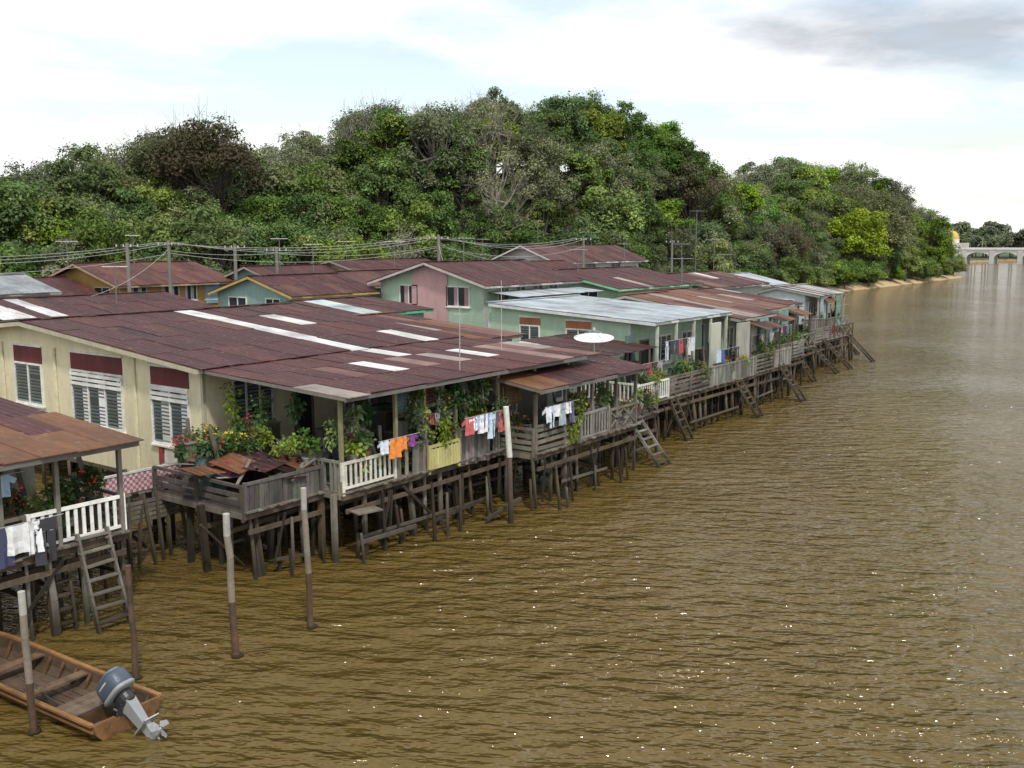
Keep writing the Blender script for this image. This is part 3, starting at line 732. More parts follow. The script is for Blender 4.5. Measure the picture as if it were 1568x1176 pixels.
for k in range(5): mb.beam((84.2, 7 + k, 2.0), (85.6, 7 + k, 2.1), .08, .1, 'wood', WOOD)
mb.obj('railing', jd); mb = MB()
mb.ell((68.5, 5.4, 2.4), (1.3, .7, .45), 'plastic', (.05,.12,.36), pw=.7); clutter(mb, 67, 77, 4.9, 6.5, 2.0, 24)
roof_plane(mb, 70, 73.2, 6.8, 4.2, 9.5, 4.5, ROOFX); mb.box((70.2, 7.4, 2.0), (73, 7.5, 4.1), 'plank', (.3,.42,.42)); mb.box((70.2, 7.5, 2.0), (70.3, 9.4, 4.1), 'clap', (.6,.64,.6))
mb.obj('shed_and_tarpaulin', jd)

# ---- second row and background houses
def wl(axis, base, lst, z0, z1, **k): return [dict(axis=axis, base=base, a0=a, a1=b, z0=z0, z1=z1, **k) for a, b in lst]
p = house('two_storey_house', 48.0, 57.6, 18.0, 26.6, 2.0, 6.55, 22.3, 7.75, (.46,.62,.48), ROOFM, trim=(.50,.45,.43), over=.7,
   wins=wl('x', 48.0, ((19.1, 21.0), (23.4, 25.0)), 5.0, 6.3, kind='glass', panes=2, frame=(.8,.8,.75), cur=(.4,.25,.25)) +
        wl('y', 18.0, ((49.4, 50.6), (51.2, 52.4), (53.2, 54.4), (55.0, 56.2)), 5.4, 6.4, kind='louvre', frame=(.8,.8,.75)))
mb = MB()
mb.box((47.93, 20.9, 3.2), (47.97, 23.9, 6.9), 'clap', PINK)
vs = [(47.93, 20.9, 6.9), (47.93, 23.9, 6.9), (47.93, 23.4, 7.35), (47.93, 22.3, 7.62), (47.93, 21.3, 7.35)]
mb.add(vs, [(0,4,3,2,1)], 'clap', PINK); mb.obj('pink_panel', p)
mb = MB(); roof_plane(mb, 48.3, 58, 15.5, 5.75, 17.95, 6.0, ROOFG); mb.obj('lean_to_roof', p)
p = house('ochre_house', 38.2, 46.7, 41.5, 50.5, 2.0, 6.3, 46, 7.55, OCHRE, [(.6, (.13,.05,.035)), (.4, MAR2)], trim=(.40,.30,.2), over=.7,
   wins=wl('y', 41.5, ((38.9, 40.2), (41.4, 42.8), (43.3, 44.3), (45.0, 46.3)), 4.9, 6.05, kind='glass', frame=(.7,.7,.65), cur=(.5,.5,.5)) +
        wl('x', 38.2, ((42.6, 44.6), (47.0, 49.0)), 4.9, 6.0, kind='glass', frame=(.6,.5,.3)))
mb = MB(); mb.box((45.0, 41.4, 4.6), (46.75, 41.44, 6.2), 'clap', (.3,.42,.52)); mb.obj('blue_panel', p)
house('village_house', 22.5, 35.5, 29.0, 37.5, 2.0, 5.35, 33.5, 6.0, (.35,.35,.33), ROOFM, over=.5, st=False, stripes=[(24.2, .1, .9, WHT), (25.2, .1, .8, WHT), (26.3, .1, .9, WHT), (33, .3, .7, PALE)])
house('village_house', 23, 33.0, 41.0, 50.0, 2.0, 6.0, 45, 6.9, (.5,.5,.48), [(.7, (.36,.40,.43)), (.3, GRY)], over=.5, st=False)
house('village_house', 30, 37.0, 43.0, 52.0, 2.0, 5.6, 47, 6.6, (.45,.5,.48), ROOFM, over=.5, st=False)
house('village_house', 35.8, 41.2, 17.0, 25.5, 2.0, 5.35, 21.5, 5.85, (.30,.45,.40), [(.6, MAR), (.4, (.10,.04,.035))], over=.4, st=False, trim=(.1,.42,.22), stripes=[(37, 0, 1, (.5,.6,.6))],
   wins=wl('x', 35.8, ((18.5, 20), (22, 24)), 3.8, 5.0, kind='glass'))
house('village_house', 40.5, 47.2, 27.0, 34.0, 2.0, 5.9, 30.5, 6.9, (.33,.50,.46), ROOFM, over=.5, st=False, trim=(.5,.35,.12),
   wins=wl('x', 40.5, ((28, 29.4), (31.2, 33)), 4.4, 5.6, kind='glass') + wl('y', 27.0, ((42, 43.6), (44.8, 46.4)), 4.5, 5.6, kind='glass'))
house('village_house', 47.5, 54.5, 36.0, 43.0, 2.0, 6.2, 39.5, 7.25, (.2,.36,.36), ROOFM, over=.5, st=False, wins=wl('x', 47.5, ((37, 38.6), (40.5, 42)), 4.8, 5.9))
house('village_house', 55.5, 66.0, 35.0, 43.0, 2.0, 6.6, 39, 7.6, (.55,.42,.3), ROOFM, over=.5, st=False, wins=wl('x', 55.5, ((36, 38), (40, 42)), 5.2, 6.3))
house('village_house', 48.5, 55, 28.6, 34, 2.0, 6.2, 31, 7.0, (.2,.4,.42), [(.5, (.14,.06,.05)), (.5, MAR)], over=.5, st=False)
house('village_house', 60.0, 72.0, 15.5, 26.0, 2.0, 5.9, 21, 7.0, (.42,.6,.45), ROOFM, trim=(.25,.55,.32), over=.6, st=False, stripes=[(64, 0, .3, PALE)], wins=wl('x', 60.0, ((17, 18.6), (22, 24)), 4.6, 5.8))
house('village_house', 73.5, 84.0, 14.5, 23.0, 2.0, 5.5, 19, 6.4, (.5,.55,.5), ROOFX, over=.5, st=False)
house('village_house', 86.0, 96.0, 17.0, 25.0, 2.0, 5.0, 21, 5.9, (.5,.55,.5), ROOFG, over=.5, st=False)
house('village_house', 68.0, 78.0, 28.0, 36.0, 2.0, 6.4, 32, 7.3, (.5,.5,.45), ROOFM, over=.5, st=False)
house('two_storey_house', 78.5, 95.0, 33.0, 40.0, 2.0, 7.4, 36.5, 8.75, (.62,.63,.60), [(.6, (.11,.05,.045)), (.4, MAR)], trim=(.6,.6,.58), over=.8, st=False,
   wins=wl('x', 78.5, ((33.8, 35.2), (37.2, 38.8)), 6.0, 7.1) + wl('y', 33.0, ((80, 82), (84, 86), (89, 91)), 6.0, 7.1))
# ============================================================ poles, boat, dish, wires
def mooring_pole(x, y, zt, lx=0, ly=0, r=.065, white=.62):
    mb = MB(); b = Vector((x, y, -1.2)); t = Vector((x + lx, y + ly, zt)); n = 9; prev = b; cut = 1 - white * zt / (zt + 1.2)
    for i in range(1, n + 1):
        k = i / n; q = b.lerp(t, k) + Vector((R.gauss(0,.01), R.gauss(0,.01), 0)) * (i < n)
        km = (i - .5)/n; c = (.09, .052, .033) if km < cut else ((.22,.19,.155) if km < .85 else (.42,.40,.36))
        mb.cyl(prev, q, r * (1.08 - .1*(i-1)/n), r * (1.08 - .1*i/n), 'rustm' if km < cut else 'paint', jit(c, .12), 12, i == n); prev = q
    mb.ell((x, y, .03), (r*2.0, r*1.7, .05), 'wood', (.05,.035,.02))
    mb.obj('mooring_pole', smooth=False)
mooring_pole(8.6, -1.8, 2.75, -.05, 0); mooring_pole(13.0, -2.1, 3.25, -.1, .05, .075); mooring_pole(15.1, -2.2, 3.4, -.1, .05, .07, .6); mooring_pole(11.05, -1.3, 2.45, -.02, .05, .06, .0)
mb = MB(); mb.cyl((24.9, -.9, -1.2), (24.85, -.85, 2.2), .09, .08, 'wood', WOOD, 9); mb.cyl((24.85, -.85, 2.2), (24.72, -.8, 3.85), .095, .09, 'paint', (.68,.67,.62), 12); mb.obj('mooring_pole')

def satellite_dish():
    e = empty('satellite_dish', (35.0, 2.2, 1.9)); mb = MB()
    mb.cyl((35.0, 2.2, 1.9), (35.0, 2.2, 4.85), .05, .05, 'metal', (.5,.5,.5), 10); mb.obj('mast', e)
    mb = MB(); c = Vector((35, 2.2, 4.95)); rot = Matrix.Rotation(math.radians(-7), 3, 'Y') @ Matrix.Rotation(math.radians(4), 3, 'X')
    vs = []; n = 28; rr = 7
    for side in (0, 1):
        for j in range(rr + 1):
            q = j / rr * .84
            for i in range(n):
                t = 2*math.pi*i/n; v = Vector((q*math.cos(t), q*math.sin(t), q*q*.2 - side*.02)); vs.append(c + rot @ v)
    fs = []
    for side in (0, 1):
        o = side * (rr+1) * n
        for j in range(rr):
            for i in range(n):
                f = (o+j*n+i, o+j*n+(i+1) % n, o+(j+1)*n+(i+1) % n, o+(j+1)*n+i); fs.append(f if side == 0 else f[::-1])
    o = (rr+1)*n
    for i in range(n): fs.append((rr*n+i, rr*n+(i+1) % n, o+rr*n+(i+1) % n, o+rr*n+i))
    mb.add(vs, fs, 'paint', (.80,.81,.81)); mb.obj('reflector', e, True)
    mb = MB(); f = c + rot @ Vector((0,0,.5))
    for k in range(3):
        t = k*2.09; mb.cyl(c + rot @ Vector((.78*math.cos(t), .78*math.sin(t), .14)), f, .012, .012, 'metal', (.4,.4,.4), 6)
    mb.cyl(f - Vector((0,0,.06)), f + Vector((0,0,.06)), .06, .06, 'metal', (.6,.6,.6), 10)
    mb.obj('feed_horn', e)
satellite_dish()

def antenna(x, y, z0, z1, w=1.2):
    mb = MB(); mb.cyl((x, y, z0), (x, y, z1), .034, .03, 'metal', (.22,.22,.22), 6)
    a = Vector((.8, -.6, 0)) * w * .5; b = Vector((.6, .8, 0)) * w * .4
    c = Vector((x, y, z1 - .1)); mb.cyl(c - a, c + a, .02, .02, 'metal', (.4,.4,.4), 6)
    for k in range(7):
        q = c + a * (k/3 - 1); s_ = 1 - k*.09; mb.cyl(q - b*s_, q + b*s_, .013, .013, 'metal', (.4,.4,.4), 5)
    mb.obj('tv_antenna')
for (x, y, z0, z1) in ((41, 44, 7, 9.6), (38.6, 48.5, 6.8, 9.2), (80, 36, 7, 11.2), (62, 20, 6.8, 8.6), (70, 12, 5.4, 8.2), (90, 36, 8, 10.2), (76, 24, 6, 9.0), (57, 39, 6.5, 9.2), (84, 21, 6, 12.0), (66, 32, 6, 9.4), (51, 22, 7, 9.4), (46, 31, 6.5, 9.0), (73, 17, 5, 9), (88, 21, 5.5, 9.4), (50, 39, 7, 9.4), (54, 31, 6.8, 9.2), (31, 30.5, 5.4, 7.8), (63, 12, 5.5, 8.0)):
    antenna(x, y, z0, z1, R.uniform(.9, 1.6))
mb = MB(); mb.cyl((24.6, 1.0, 1.9), (24.65, 1.0, 7.0), .022, .015, 'metal', (.5,.5,.5), 7); mb.cyl((24.3, 1.0, 6.7), (25.0, 1.0, 6.7), .012, .012, 'metal', (.5,.5,.5), 6); mb.obj('aerial_mast')
mb = MB(); mb.cyl((29.6, 3.0, 1.9), (29.6, 3.0, 7.6), .022, .015, 'metal', (.55,.5,.45), 7); mb.obj('aerial_mast')

poles = [(20, 44, 8.4), (39.2, 37.3, 9.1), (52.0, 25.0, 9.5), (74, 27, 9.5), (95, 29, 9.3)]
tops = []
for (x, y, z) in poles + [(43.5, 36, 8.9), (45, 33.5, 8.7), (36, 37, 9.0)]:
    mb = MB(); mb.cyl((x, y, 1), (x, y, z), .14, .11, 'conc', (.18,.17,.15), 9)
    mb.beam((x-.5, y+.5, z-.3), (x+.5, y-.5, z-.3), .1, .1, 'wood', WOODD)
    for k in (-.45, -.15, .15, .45): mb.cyl((x+k, y-k, z-.25), (x+k, y-k, z-.08), .05, .04, 'paint', (.5,.5,.48), 7)
    mb.obj('utility_pole')
    if (x, y, z) in poles: tops.append((x, y, z))
mb = MB()
def wire(P0, P1, sag, r=.015, c=(.36,.36,.35)):
    prev = P0
    for i in range(1, 15):
        t = i/14; q = P0.lerp(P1, t) - Vector((0,0, 4*t*(1-t)*sag)); mb.cyl(prev, q, r, r, 'plastic', c, 4, False); prev = q
for a, b in zip(tops[:3], tops[1:4]):
    for k, dz in ((-.45, 0), (-.1, 0), (.3, 0), (.1, -.7)):
        wire(Vector((a[0]+k, a[1]-k, a[2]-.08+dz)), Vector((b[0]+k, b[1]-k, b[2]-.08+dz)), .75 + .45*k)
wire(Vector((39.2, 37.3, 8.6)), Vector((47, 42, 7.0)), .3); wire(Vector((39.2, 37.3, 8.6)), Vector((31, 33, 6.0)), .4); wire(Vector((52, 25, 8.9)), Vector((49, 22, 7.6)), .1); wire(Vector((52, 25, 8.9)), Vector((62, 21, 7.0)), .4); wire(Vector((39.2, 37.3, 8.5)), Vector((45, 33.5, 8.3)), .2); wire(Vector((45, 33.5, 8.3)), Vector((52, 25, 8.8)), .4)
mb.obj('power_lines')

# ---- boat
def boat():
    e = empty('wooden_longboat', (9.6, 0, 0)); L = 7.6
    def sec(t):
        w = .72 * (1 - max(0, (t - .45) / .55) ** 2.2 * .93); h = .42 + .28 * t ** 2.2; b = .05 + .25 * max(0, t-.7)**1.5
        return w, h, b
    ax = Vector((-.06, 1, 0)).normalized(); sd = Vector((ax.y, -ax.x, 0)); o = Vector((9.72, -3.05, -.08))
    N = 22
    mb = MB(); rows = []; rin = []
    for i in range(N + 1):
        t = i/N; w, h, b = sec(t); c = o + ax * L * t
        prof = [(-w, h), (-w*.93, h*.55), (-w*.72, b), (0, b - .03), (w*.72, b), (w*.93, h*.55), (w, h)]
        inn = [(w-.035, h), (w*.93-.035, h*.55), (w*.72-.03, b+.05), (0, b+.03), (-w*.72+.03, b+.05), (-w*.93+.035, h*.55), (-w+.035, h)]
        if w < .1: inn = [(x*.3, z) for x, z in inn]
        rows.append([c + sd*x + Vector((0,0,z)) for x, z in prof]); rin.append([c + sd*x + Vector((0,0,z)) for x, z in inn])
    for rr, c in ((rows, (.17,.085,.04)), (rin, (.095,.065,.04))):
        vs = [v for r in rr for v in r]; m_ = 7
        mb.add(vs, [(i*m_+j, i*m_+j+1, (i+1)*m_+j+1, (i+1)*m_+j) for i in range(N) for j in range(m_-1)], 'boatw', c)
    w, h, b = sec(0); pts = [(-w, h), (-w*.93, h*.55), (-w*.72, b), (w*.72, b), (w*.93, h*.55), (w, h), (.25, h+.0), (.22, h-.06), (-.22, h-.06), (-.25, h)]
    v0 = [o - ax*.02 + sd*x + Vector((0,0,z)) for x, z in pts]; v1 = [p + ax*.08 for p in v0]; n = len(pts)
    mb.add(v0 + v1, [tuple(range(n)), tuple(range(n, 2*n))[::-1]] + [(i, i+n, (i+1) % n+n, (i+1) % n) for i in range(n)], 'boatw', (.22,.11,.045))
    mb.obj('hull', e)
    mb = MB()
    for s_ in (-1, 1):
        for i in range(N):
            w0, h0, _ = sec(i/N); w1, h1, _ = sec((i+1)/N)
            mb.beam(o + ax*L*i/N + sd*s_*(w0+.01) + Vector((0,0,h0+.02)), o + ax*L*(i+1)/N + sd*s_*(w1+.01) + Vector((0,0,h1+.02)), .09, .045, 'boatw', (.33,.17,.065))
            mb.beam(o + ax*L*i/N + sd*s_*(w0*.98+.01) + Vector((0,0,h0*.72)), o + ax*L*(i+1)/N + sd*s_*(w1*.98+.01) + Vector((0,0,h1*.72)), .03, .05, 'boatw', (.27,.135,.055))
    for t in (.30, .5, .7):
        w, h, b = sec(t); mb.beam(o + ax*L*t - sd*(w-.03) + Vector((0,0,h-.07)), o + ax*L*t + sd*(w-.03) + Vector((0,0,h-.07)), .24, .04, 'boatw', jit((.17,.115,.07)))
    for k in range(3):
        mb.beam(o + ax*(.75 + k*.21) - sd*.62 + Vector((0,0,.40)), o + ax*(.75 + k*.21) + sd*.62 + Vector((0,0,.40)), .2, .03, 'boatw', jit((.18,.13,.09), .15))
    mb.beam(o + ax*.64 - sd*.6 + Vector((0,0,.22)), o + ax*.64 + sd*.6 + Vector((0,0,.22)), .02, .3, 'boatw', (.12,.07,.035))
    for k in range(15):
        t = .03 + k*.06; w, h, b = sec(t)
        for s_ in (-1, 1): mb.beam(o + ax*L*t + sd*s_*(w*.70-.04) + Vector((0,0,b+.06)), o + ax*L*t + sd*s_*(w-.06) + Vector((0,0,h-.02)), .05, .04, 'boatw', (.15,.08,.04))
    for k in range(5):
        mb.beam(o + ax*1.3 + sd*(-.4+k*.2) + Vector((0,0,.12)), o + ax*L*.75 + sd*(-.3+k*.15) + Vector((0,0,.16)), .17, .02, 'boatw', jit((.11,.08,.055), .25))
    mb.obj('gunwales_and_thwarts', e)
    mb = MB(); mb.ell(o + ax*.38 + sd*.25 + Vector((0,0,.18)), (.2, .16, .1), 'cloth', (.42,.42,.36)); mb.ell(o + ax*.4 - sd*.3 + Vector((0,0,.15)), (.16, .12, .08), 'cloth', (.06,.06,.06))
    mb.cyl(o + ax*1.6 - sd*.3 + Vector((0,0,.2)), o + ax*2.9 - sd*.35 + Vector((0,0,.5)), .025, .02, 'wood', WOODG, 7); mb.obj('boat_gear', e)
    c = o - ax*.07 + Vector((0,0,.56)); tilt = math.radians(50); k_ = 1.18
    yaw = Matrix.Rotation(math.radians(8), 3, 'Z')
    rot = yaw @ Matrix.Rotation(-tilt, 3, 'X')
    T = lambda x, y, z: c + rot @ Vector((x, y, z)) * k_
    mb = MB()
    mb.ell(T(0, 0, .40), (.20*k_, .31*k_, .20*k_), 'plastic', (.06,.08,.11), rot, .62, 22, 14)
    mb.ell(T(0, .0, .26), (.205*k_, .315*k_, .05*k_), 'plastic', (.26,.28,.29), rot, .6, 22, 8)
    mb.ell(T(0, -.02, .56), (.15*k_, .24*k_, .06*k_), 'plastic', (.12,.155,.21), rot, .7, 20, 8)
    mb.ell(T(.0, -.0, .46), (.207*k_, .2*k_, .03*k_), 'plastic', (.45,.47,.49), rot, .5, 20, 6)
    mb.obj('motor_cowl', e, True)
    mb = MB()
    mb.ell(T(0, 0, .12), (.14, .22, .16), 'plastic', (.025,.025,.028), rot, .7)
    def bx(x0, x1, y0, y1, z0, z1, mat, col, tp=1.):
        vs = [T(x*(tp if z == z0 else 1), y*(tp if z == z0 else 1), z) for z in (z0, z1) for x, y in ((x0,y0),(x1,y0),(x1,y1),(x0,y1))]
        mb.add(vs, [(0,3,2,1),(4,5,6,7),(0,1,5,4),(1,2,6,5),(2,3,7,6),(3,0,4,7)], mat, col)
    bx(-.09, .09, -.14, .10, -.40, .05, 'plastic', (.24,.255,.265), .7)
    bx(-.14, .14, -.26, .12, -.44, -.42, 'metal', (.5,.52,.53))
    bx(-.05, .05, -.12, .06, -.66, -.44, 'metal', (.50,.52,.53), .8)
    bx(-.012, .012, -.12, .06, -.86, -.68, 'metal', (.45,.45,.46), .6)
    mb.ell(T(0, -.06, -.66), (.075, .26, .075), 'metal', (.55,.57,.58), rot)
    for k in range(3):
        t = k*2.09 + .4; d = Vector((math.cos(t), 0, math.sin(t))); q = Vector((-math.sin(t), .5, math.cos(t)))
        a = Vector((0, -.27, -.66)); pts = [a + d*.03 - q*.03, a + d*.13 - q*.07, a + d*.19, a + d*.13 + q*.07, a + d*.03 + q*.03]
        mb.add([c + rot @ x * k_ for x in pts], [(0,1,2,3,4)], 'metal', (.35,.35,.37))
    for s_ in (-.12, .12):
        mb.beam(c + Vector((s_, .12, -.32)), c + Vector((s_, .10, .04)), .04, .12, 'metal', (.08,.08,.09)); mb.beam(c + Vector((s_, .1, .03)), T(s_, .0, .02), .04, .1, 'metal', (.08,.08,.09))
        mb.cyl(c + Vector((s_, .14, -.12)), c + Vector((s_, .3, -.12)), .02, .02, 'metal', (.4,.4,.4), 7)
    mb.cyl(T(0, .25, .15), T(.08, .7, .10), .03, .03, 'plastic', (.03,.03,.03), 8); mb.cyl(T(.08, .7, .10), T(.10, .88, .08), .042, .042, 'plastic', (.02,.02,.02), 8)
    mb.obj('motor_leg', e)
boat()

# ============================================================ TERRAIN + FOREST
TS = [(-80, 58), (55, 56), (85, 48), (105, 40), (160, 39), (230, 37), (282, 37), (292, 44), (305, 62), (330, 90), (345, 110)]
def tsh(s): return float(np.interp(s, [a for a, b in TS], [b for a, b in TS]))
CT = [(-80, 14), (30, 15), (45, 15.5), (55, 17), (63, 19), (70, 20.5), (78, 20), (84, 20.5), (92, 25.5), (100, 27), (116, 29.3), (146, 30), (156, 27), (166, 20), (180, 18), (197, 17), (206, 21), (218, 26.5), (232, 29), (246, 28.5), (256, 25), (266, 21.5), (276, 24), (286, 22.5), (293, 19), (300, 15), (345, 12)]
def Ct(s): return float(np.interp(s, [a for a, b in CT], [b for a, b in CT]))
def sm(x): x = max(0., min(1., x)); return x*x*(3-2*x)
from mathutils import noise as mn
def TH(s): return 11.0 + 5.5 * sm((s - 200) / 18)
def ground(s, q):
    if q < 0: return -.12 + q * .25
    G = Ct(s) - TH(s)
    base = min(q, 3.5) * (.22 + .13*sm((s-150)/40)) - .12
    return base + max(0, G) * sm((q - 3) / 17) + .5 * mn.noise(Vector((s*.1, q*.1, 0))) * sm(q / 6) + max(0, q - 25) * .03
mb = MB(); xs = list(range(-80, 346, 4)); qs = [-6, -3, -1, 0, 1, 2, 3.5, 5, 8, 11, 14, 17, 20, 24, 30, 40, 60, 90, 140]
vs = [(s, tsh(s) + q + (.7*mn.noise(Vector((s*.15, 3, 0))) if -2 < q < 4 else 0), ground(s, q)) for s in xs for q in qs]; nq = len(qs)
fs = [(i*nq+j, (i+1)*nq+j, (i+1)*nq+j+1, i*nq+j+1) for i in range(len(xs)-1) for j in range(nq-1)]
m, nt, pb, out = newmat('riverbank_earth')
g = nt.nodes.new('ShaderNodeNewGeometry'); sx = nt.nodes.new('ShaderNodeSeparateXYZ'); nt.links.new(g.outputs['Position'], sx.inputs[0])
nz = noise(nt, g.outputs['Position'], .6, 5)
hz = mathn(nt, 'ADD', sx.outputs[2], mathn(nt, 'MULTIPLY', nz, .5))
c = mixc(nt, mrange(nt, hz, 1.0, 1.4), (.46, .34, .19), (.045, .07, .02)); c = mixc(nt, mrange(nt, nz, .55, .7, 0, .6), c, (.10, .06, .035))
nt.links.new(c, pb.inputs['Base Color']); pb.inputs['Roughness'].default_value = .95
M['earth'] = m
mb.add(vs, fs, 'earth', (1,1,1)); mb.obj('hill_ground', smooth=True)

def np_mesh(name, V, C, mats, extra=None):
    ev = np.array(extra.v) if extra and extra.v else np.zeros((0,3))
    n = len(V); verts = np.concatenate([V.reshape(-1,3), ev])
    faces = np.arange(n*4).reshape(-1,4).tolist() + [[i + n*4 for i in f] for f in (extra.f if extra else [])]
    me = bpy.data.meshes.new(name); me.from_pydata(verts.tolist(), [], faces)
    for k in mats: me.materials.append(M[k])
    me.polygons.foreach_set('material_index', [0]*n + [1]*(len(faces)-n))
    ca = me.color_attributes.new('Col', 'FLOAT_COLOR', 'CORNER')
    cc = np.ones((n*4, 4)); cc[:, :3] = np.repeat(C, 4, 0)
    ex = []
    if extra:
        for f, c in zip(extra.f, extra.c): ex.extend([[c[0], c[1], c[2], 1.]]*len(f))
    if ex: cc = np.concatenate([cc, np.array(ex)])
    ca.data.foreach_set('color', cc.ravel()); me.update(); return me

def tree_mesh(name, H, Rr, nc, nl, ls, cols, bark=(.12,.10,.08), cz=.52, cr=.46, clr=(.22,.36), bare=0, droop=0., cr_min=-.6):
    ex = MB(); tr = H * .022
    pts = [Vector((0,0,-1.5))]; x = y = 0
    for k in range(1, 6):
        x += R.uniform(-.2,.2)*H*.04; y += R.uniform(-.2,.2)*H*.04; pts.append(Vector((x, y, H*.62*k/5)))
    for k in range(5): ex.cyl(pts[k], pts[k+1], tr*(1.3-.2*k), tr*(1.1-.2*k), 'bark', bark, 7, False)
    V = []; C = []
    for i in range(nc):
        d = NR.normal(size=3); d /= np.linalg.norm(d); d[2] = d[2] if d[2] > cr_min else -d[2]*.5
        rad = .45 + .5 * NR.rand() ** .6
        c = np.array([d[0]*Rr*rad, d[1]*Rr*rad, H*cz + d[2]*H*cr*rad])
        b = pts[NR.randint(2, 5)]
        mid = b.lerp(Vector(c), .55) + Vector((0,0,-.04*H))
        ex.cyl(b, mid, tr*.5, tr*.3, 'bark', bark, 5, False); ex.cyl(mid, Vector(c), tr*.3, tr*.1, 'bark', bark, 5, False)
        if bare:
            for _ in range(bare):
                q = Vector(c) + Vector(NR.normal(size=3)*Rr*.22) + Vector((0,0,.5)); ex.cyl(mid.lerp(Vector(c), R.uniform(.2, 1)), q, tr*.12, tr*.04, 'bark', bark, 4, False)
                for _ in range(3): ex.cyl(q.lerp(Vector(c), .4), q + Vector(NR.normal(size=3)*Rr*.12), tr*.06, tr*.025, 'bark', bark, 3, False)
        cr_ = Rr * NR.uniform(*clr); n = int(nl / nc * (cr_ / (Rr*.30))**2)
        if n < 2: continue
        u = NR.normal(size=(n,3)); u /= np.linalg.norm(u, axis=1)[:,None]; u[:,2] = np.where(u[:,2] < -.35, -u[:,2], u[:,2])
        rr = NR.rand(n,1) ** .4 * (1 + .18*np.sin(u[:,:1]*7 + i) + .15*np.sin(u[:,1:2]*9+2*i)) * (1 + .12*np.abs(NR.normal(size=(n,1))))
        P = c + u * rr * cr_ * np.array([1, 1, .85]); P[:,2] -= droop * (rr[:,0]**2)
        nrm = u*.9 + NR.normal(size=(n,3))*.45 + np.array([0,0,.45]); nrm /= np.linalg.norm(nrm, axis=1)[:,None]
        a = np.cross(nrm, NR.normal(size=(n,3))); a /= np.linalg.norm(a, axis=1)[:,None]; b2 = np.cross(nrm, a)
        s_ = ls * NR.uniform(.5, 1.35, (n,1))
        V.append(np.stack([P - a*s_, P - b2*s_*.55 , P + a*s_, P + b2*s_*.55], 1))
        base = np.array(cols[NR.randint(len(cols))]) * NR.uniform(.75, 1.3)
        C.append(base[None] * NR.uniform(.65, 1.4, (n,1)))
    V = np.concatenate(V); C = np.concatenate(C)
    return np_mesh(name, V, C, ['leaf', 'bark'], ex)

G1 = [(.085,.145,.028), (.095,.165,.034), (.07,.125,.028)]
G2 = [(.155,.225,.035), (.18,.245,.035), (.135,.20,.03)]
G3 = [(.145,.17,.080), (.135,.165,.070), (.165,.19,.09)]
G4 = [(.085,.072,.036), (.10,.085,.04), (.075,.08,.032)]
protos = [
 tree_mesh('broadleaf_a', 11, 4.2, 34, 11500, .18, G1), tree_mesh('broadleaf_b', 12, 3.6, 32, 11000, .17, G1, cz=.54),
 tree_mesh('broadleaf_c', 10.5, 4.8, 38, 12000, .18, G1+G3), tree_mesh('bright_a', 10.5, 3.9, 30, 10500, .18, G2),
 tree_mesh('bright_b', 11.5, 3.4, 28, 10000, .18, G2+G1), tree_mesh('grey_a', 12, 4.4, 36, 10000, .15, G3, bare=2, bark=(.2,.18,.15)),
 tree_mesh('grey_b', 11, 4.0, 32, 9500, .15, G3+G1, bare=2, droop=.5), tree_mesh('brown_a', 12.5, 5.0, 36, 9000, .16, G4, bark=(.07,.055,.045), cz=.68, cr=.28, bare=2),
 tree_mesh('sparse_a', 12.5, 4.0, 20, 2600, .14, G3, bark=(.30,.27,.23), bare=9), tree_mesh('bush_a', 6.5, 3.6, 24, 9500, .16, G2+G1, cz=.42, cr=.44)]
WT = [5, 5, 5, 2.4, 2.6, 4, 4, .5, .7]
def put(par, mesh, x, y, z, sc, sz=1.):
    o = bpy.data.objects.new('tree', mesh); COLL.objects.link(o); o.parent = par
    o.location = (x - par.location.x, y - par.location.y, z - par.location.z); o.rotation_euler = (R.uniform(-.06,.06), R.uniform(-.06,.06), R.uniform(0, 6.28)); o.scale = (sc, sc, sc*sz); return o
forest = empty('hillside_forest', (120, 60, 0))
s = 18.
while s < 305:
    step = 4.3 if s < 170 else 5.4
    q = 1.5
    while q < 34:
        ss = s + R.uniform(-1.8, 1.8); qq = q + R.uniform(-1.6, 1.6)
        if ss > 296: qq += 3
        x, y = ss, tsh(ss) + qq
        z = ground(ss, qq)
        if qq < 4.5: put(forest, protos[9] if R.random() < .7 else protos[R.choice((0,3,6))], x, y + (1.0 if ss > 170 else 0), z - .3, R.uniform(.62, 1.05))
        else:
            w = list(WT)
            if ss > 190: w = [2, 2, 3, 7, 5, 5, 4, .2, .8]
            if 75 < ss < 130: w[5] += 3; w[8] += .5
            m_ = R.choices(protos[:9], w)[0]
            k = 1 + .33 * sm((ss - 200)/18)
            put(forest, m_, x, y, z - .8, k * R.uniform(.75, 1.13) * (.9 if qq < 12 else 1.0), R.uniform(.9, 1.1))
        q += step * R.uniform(.8, 1.15)
    s += step
def big(name, mesh, x, y, sc):
    o = bpy.data.objects.new(name, mesh); COLL.objects.link(o); o.location = (x, y, ground(x, y - tsh(x)) - .3); o.scale = (sc,)*3; o.rotation_euler = (0,0,R.uniform(0,6))
big('dark_canopy_tree', protos[7], 67, 68, 1.15); big('grey_canopy_tree', protos[5], 93, 60, 1.2); big('bright_canopy_tree', protos[3], 113, 48, 1.2); big('bare_tree', protos[8], 97, 54, 1.15)
big('riverbank_tree', protos[3], 203, 42, 1.5); big('riverbank_tree', protos[5], 214, 43, 1.7); big('riverbank_tree', protos[3], 258, 41, 1.5)
HAZED = [(.13,.17,.085), (.15,.18,.10), (.115,.15,.085)]  # paler, greyer greens: aerial haze painted into the distant leaf colour
far = tree_mesh('distant_tree', 12, 5, 18, 3500, .45, HAZED)
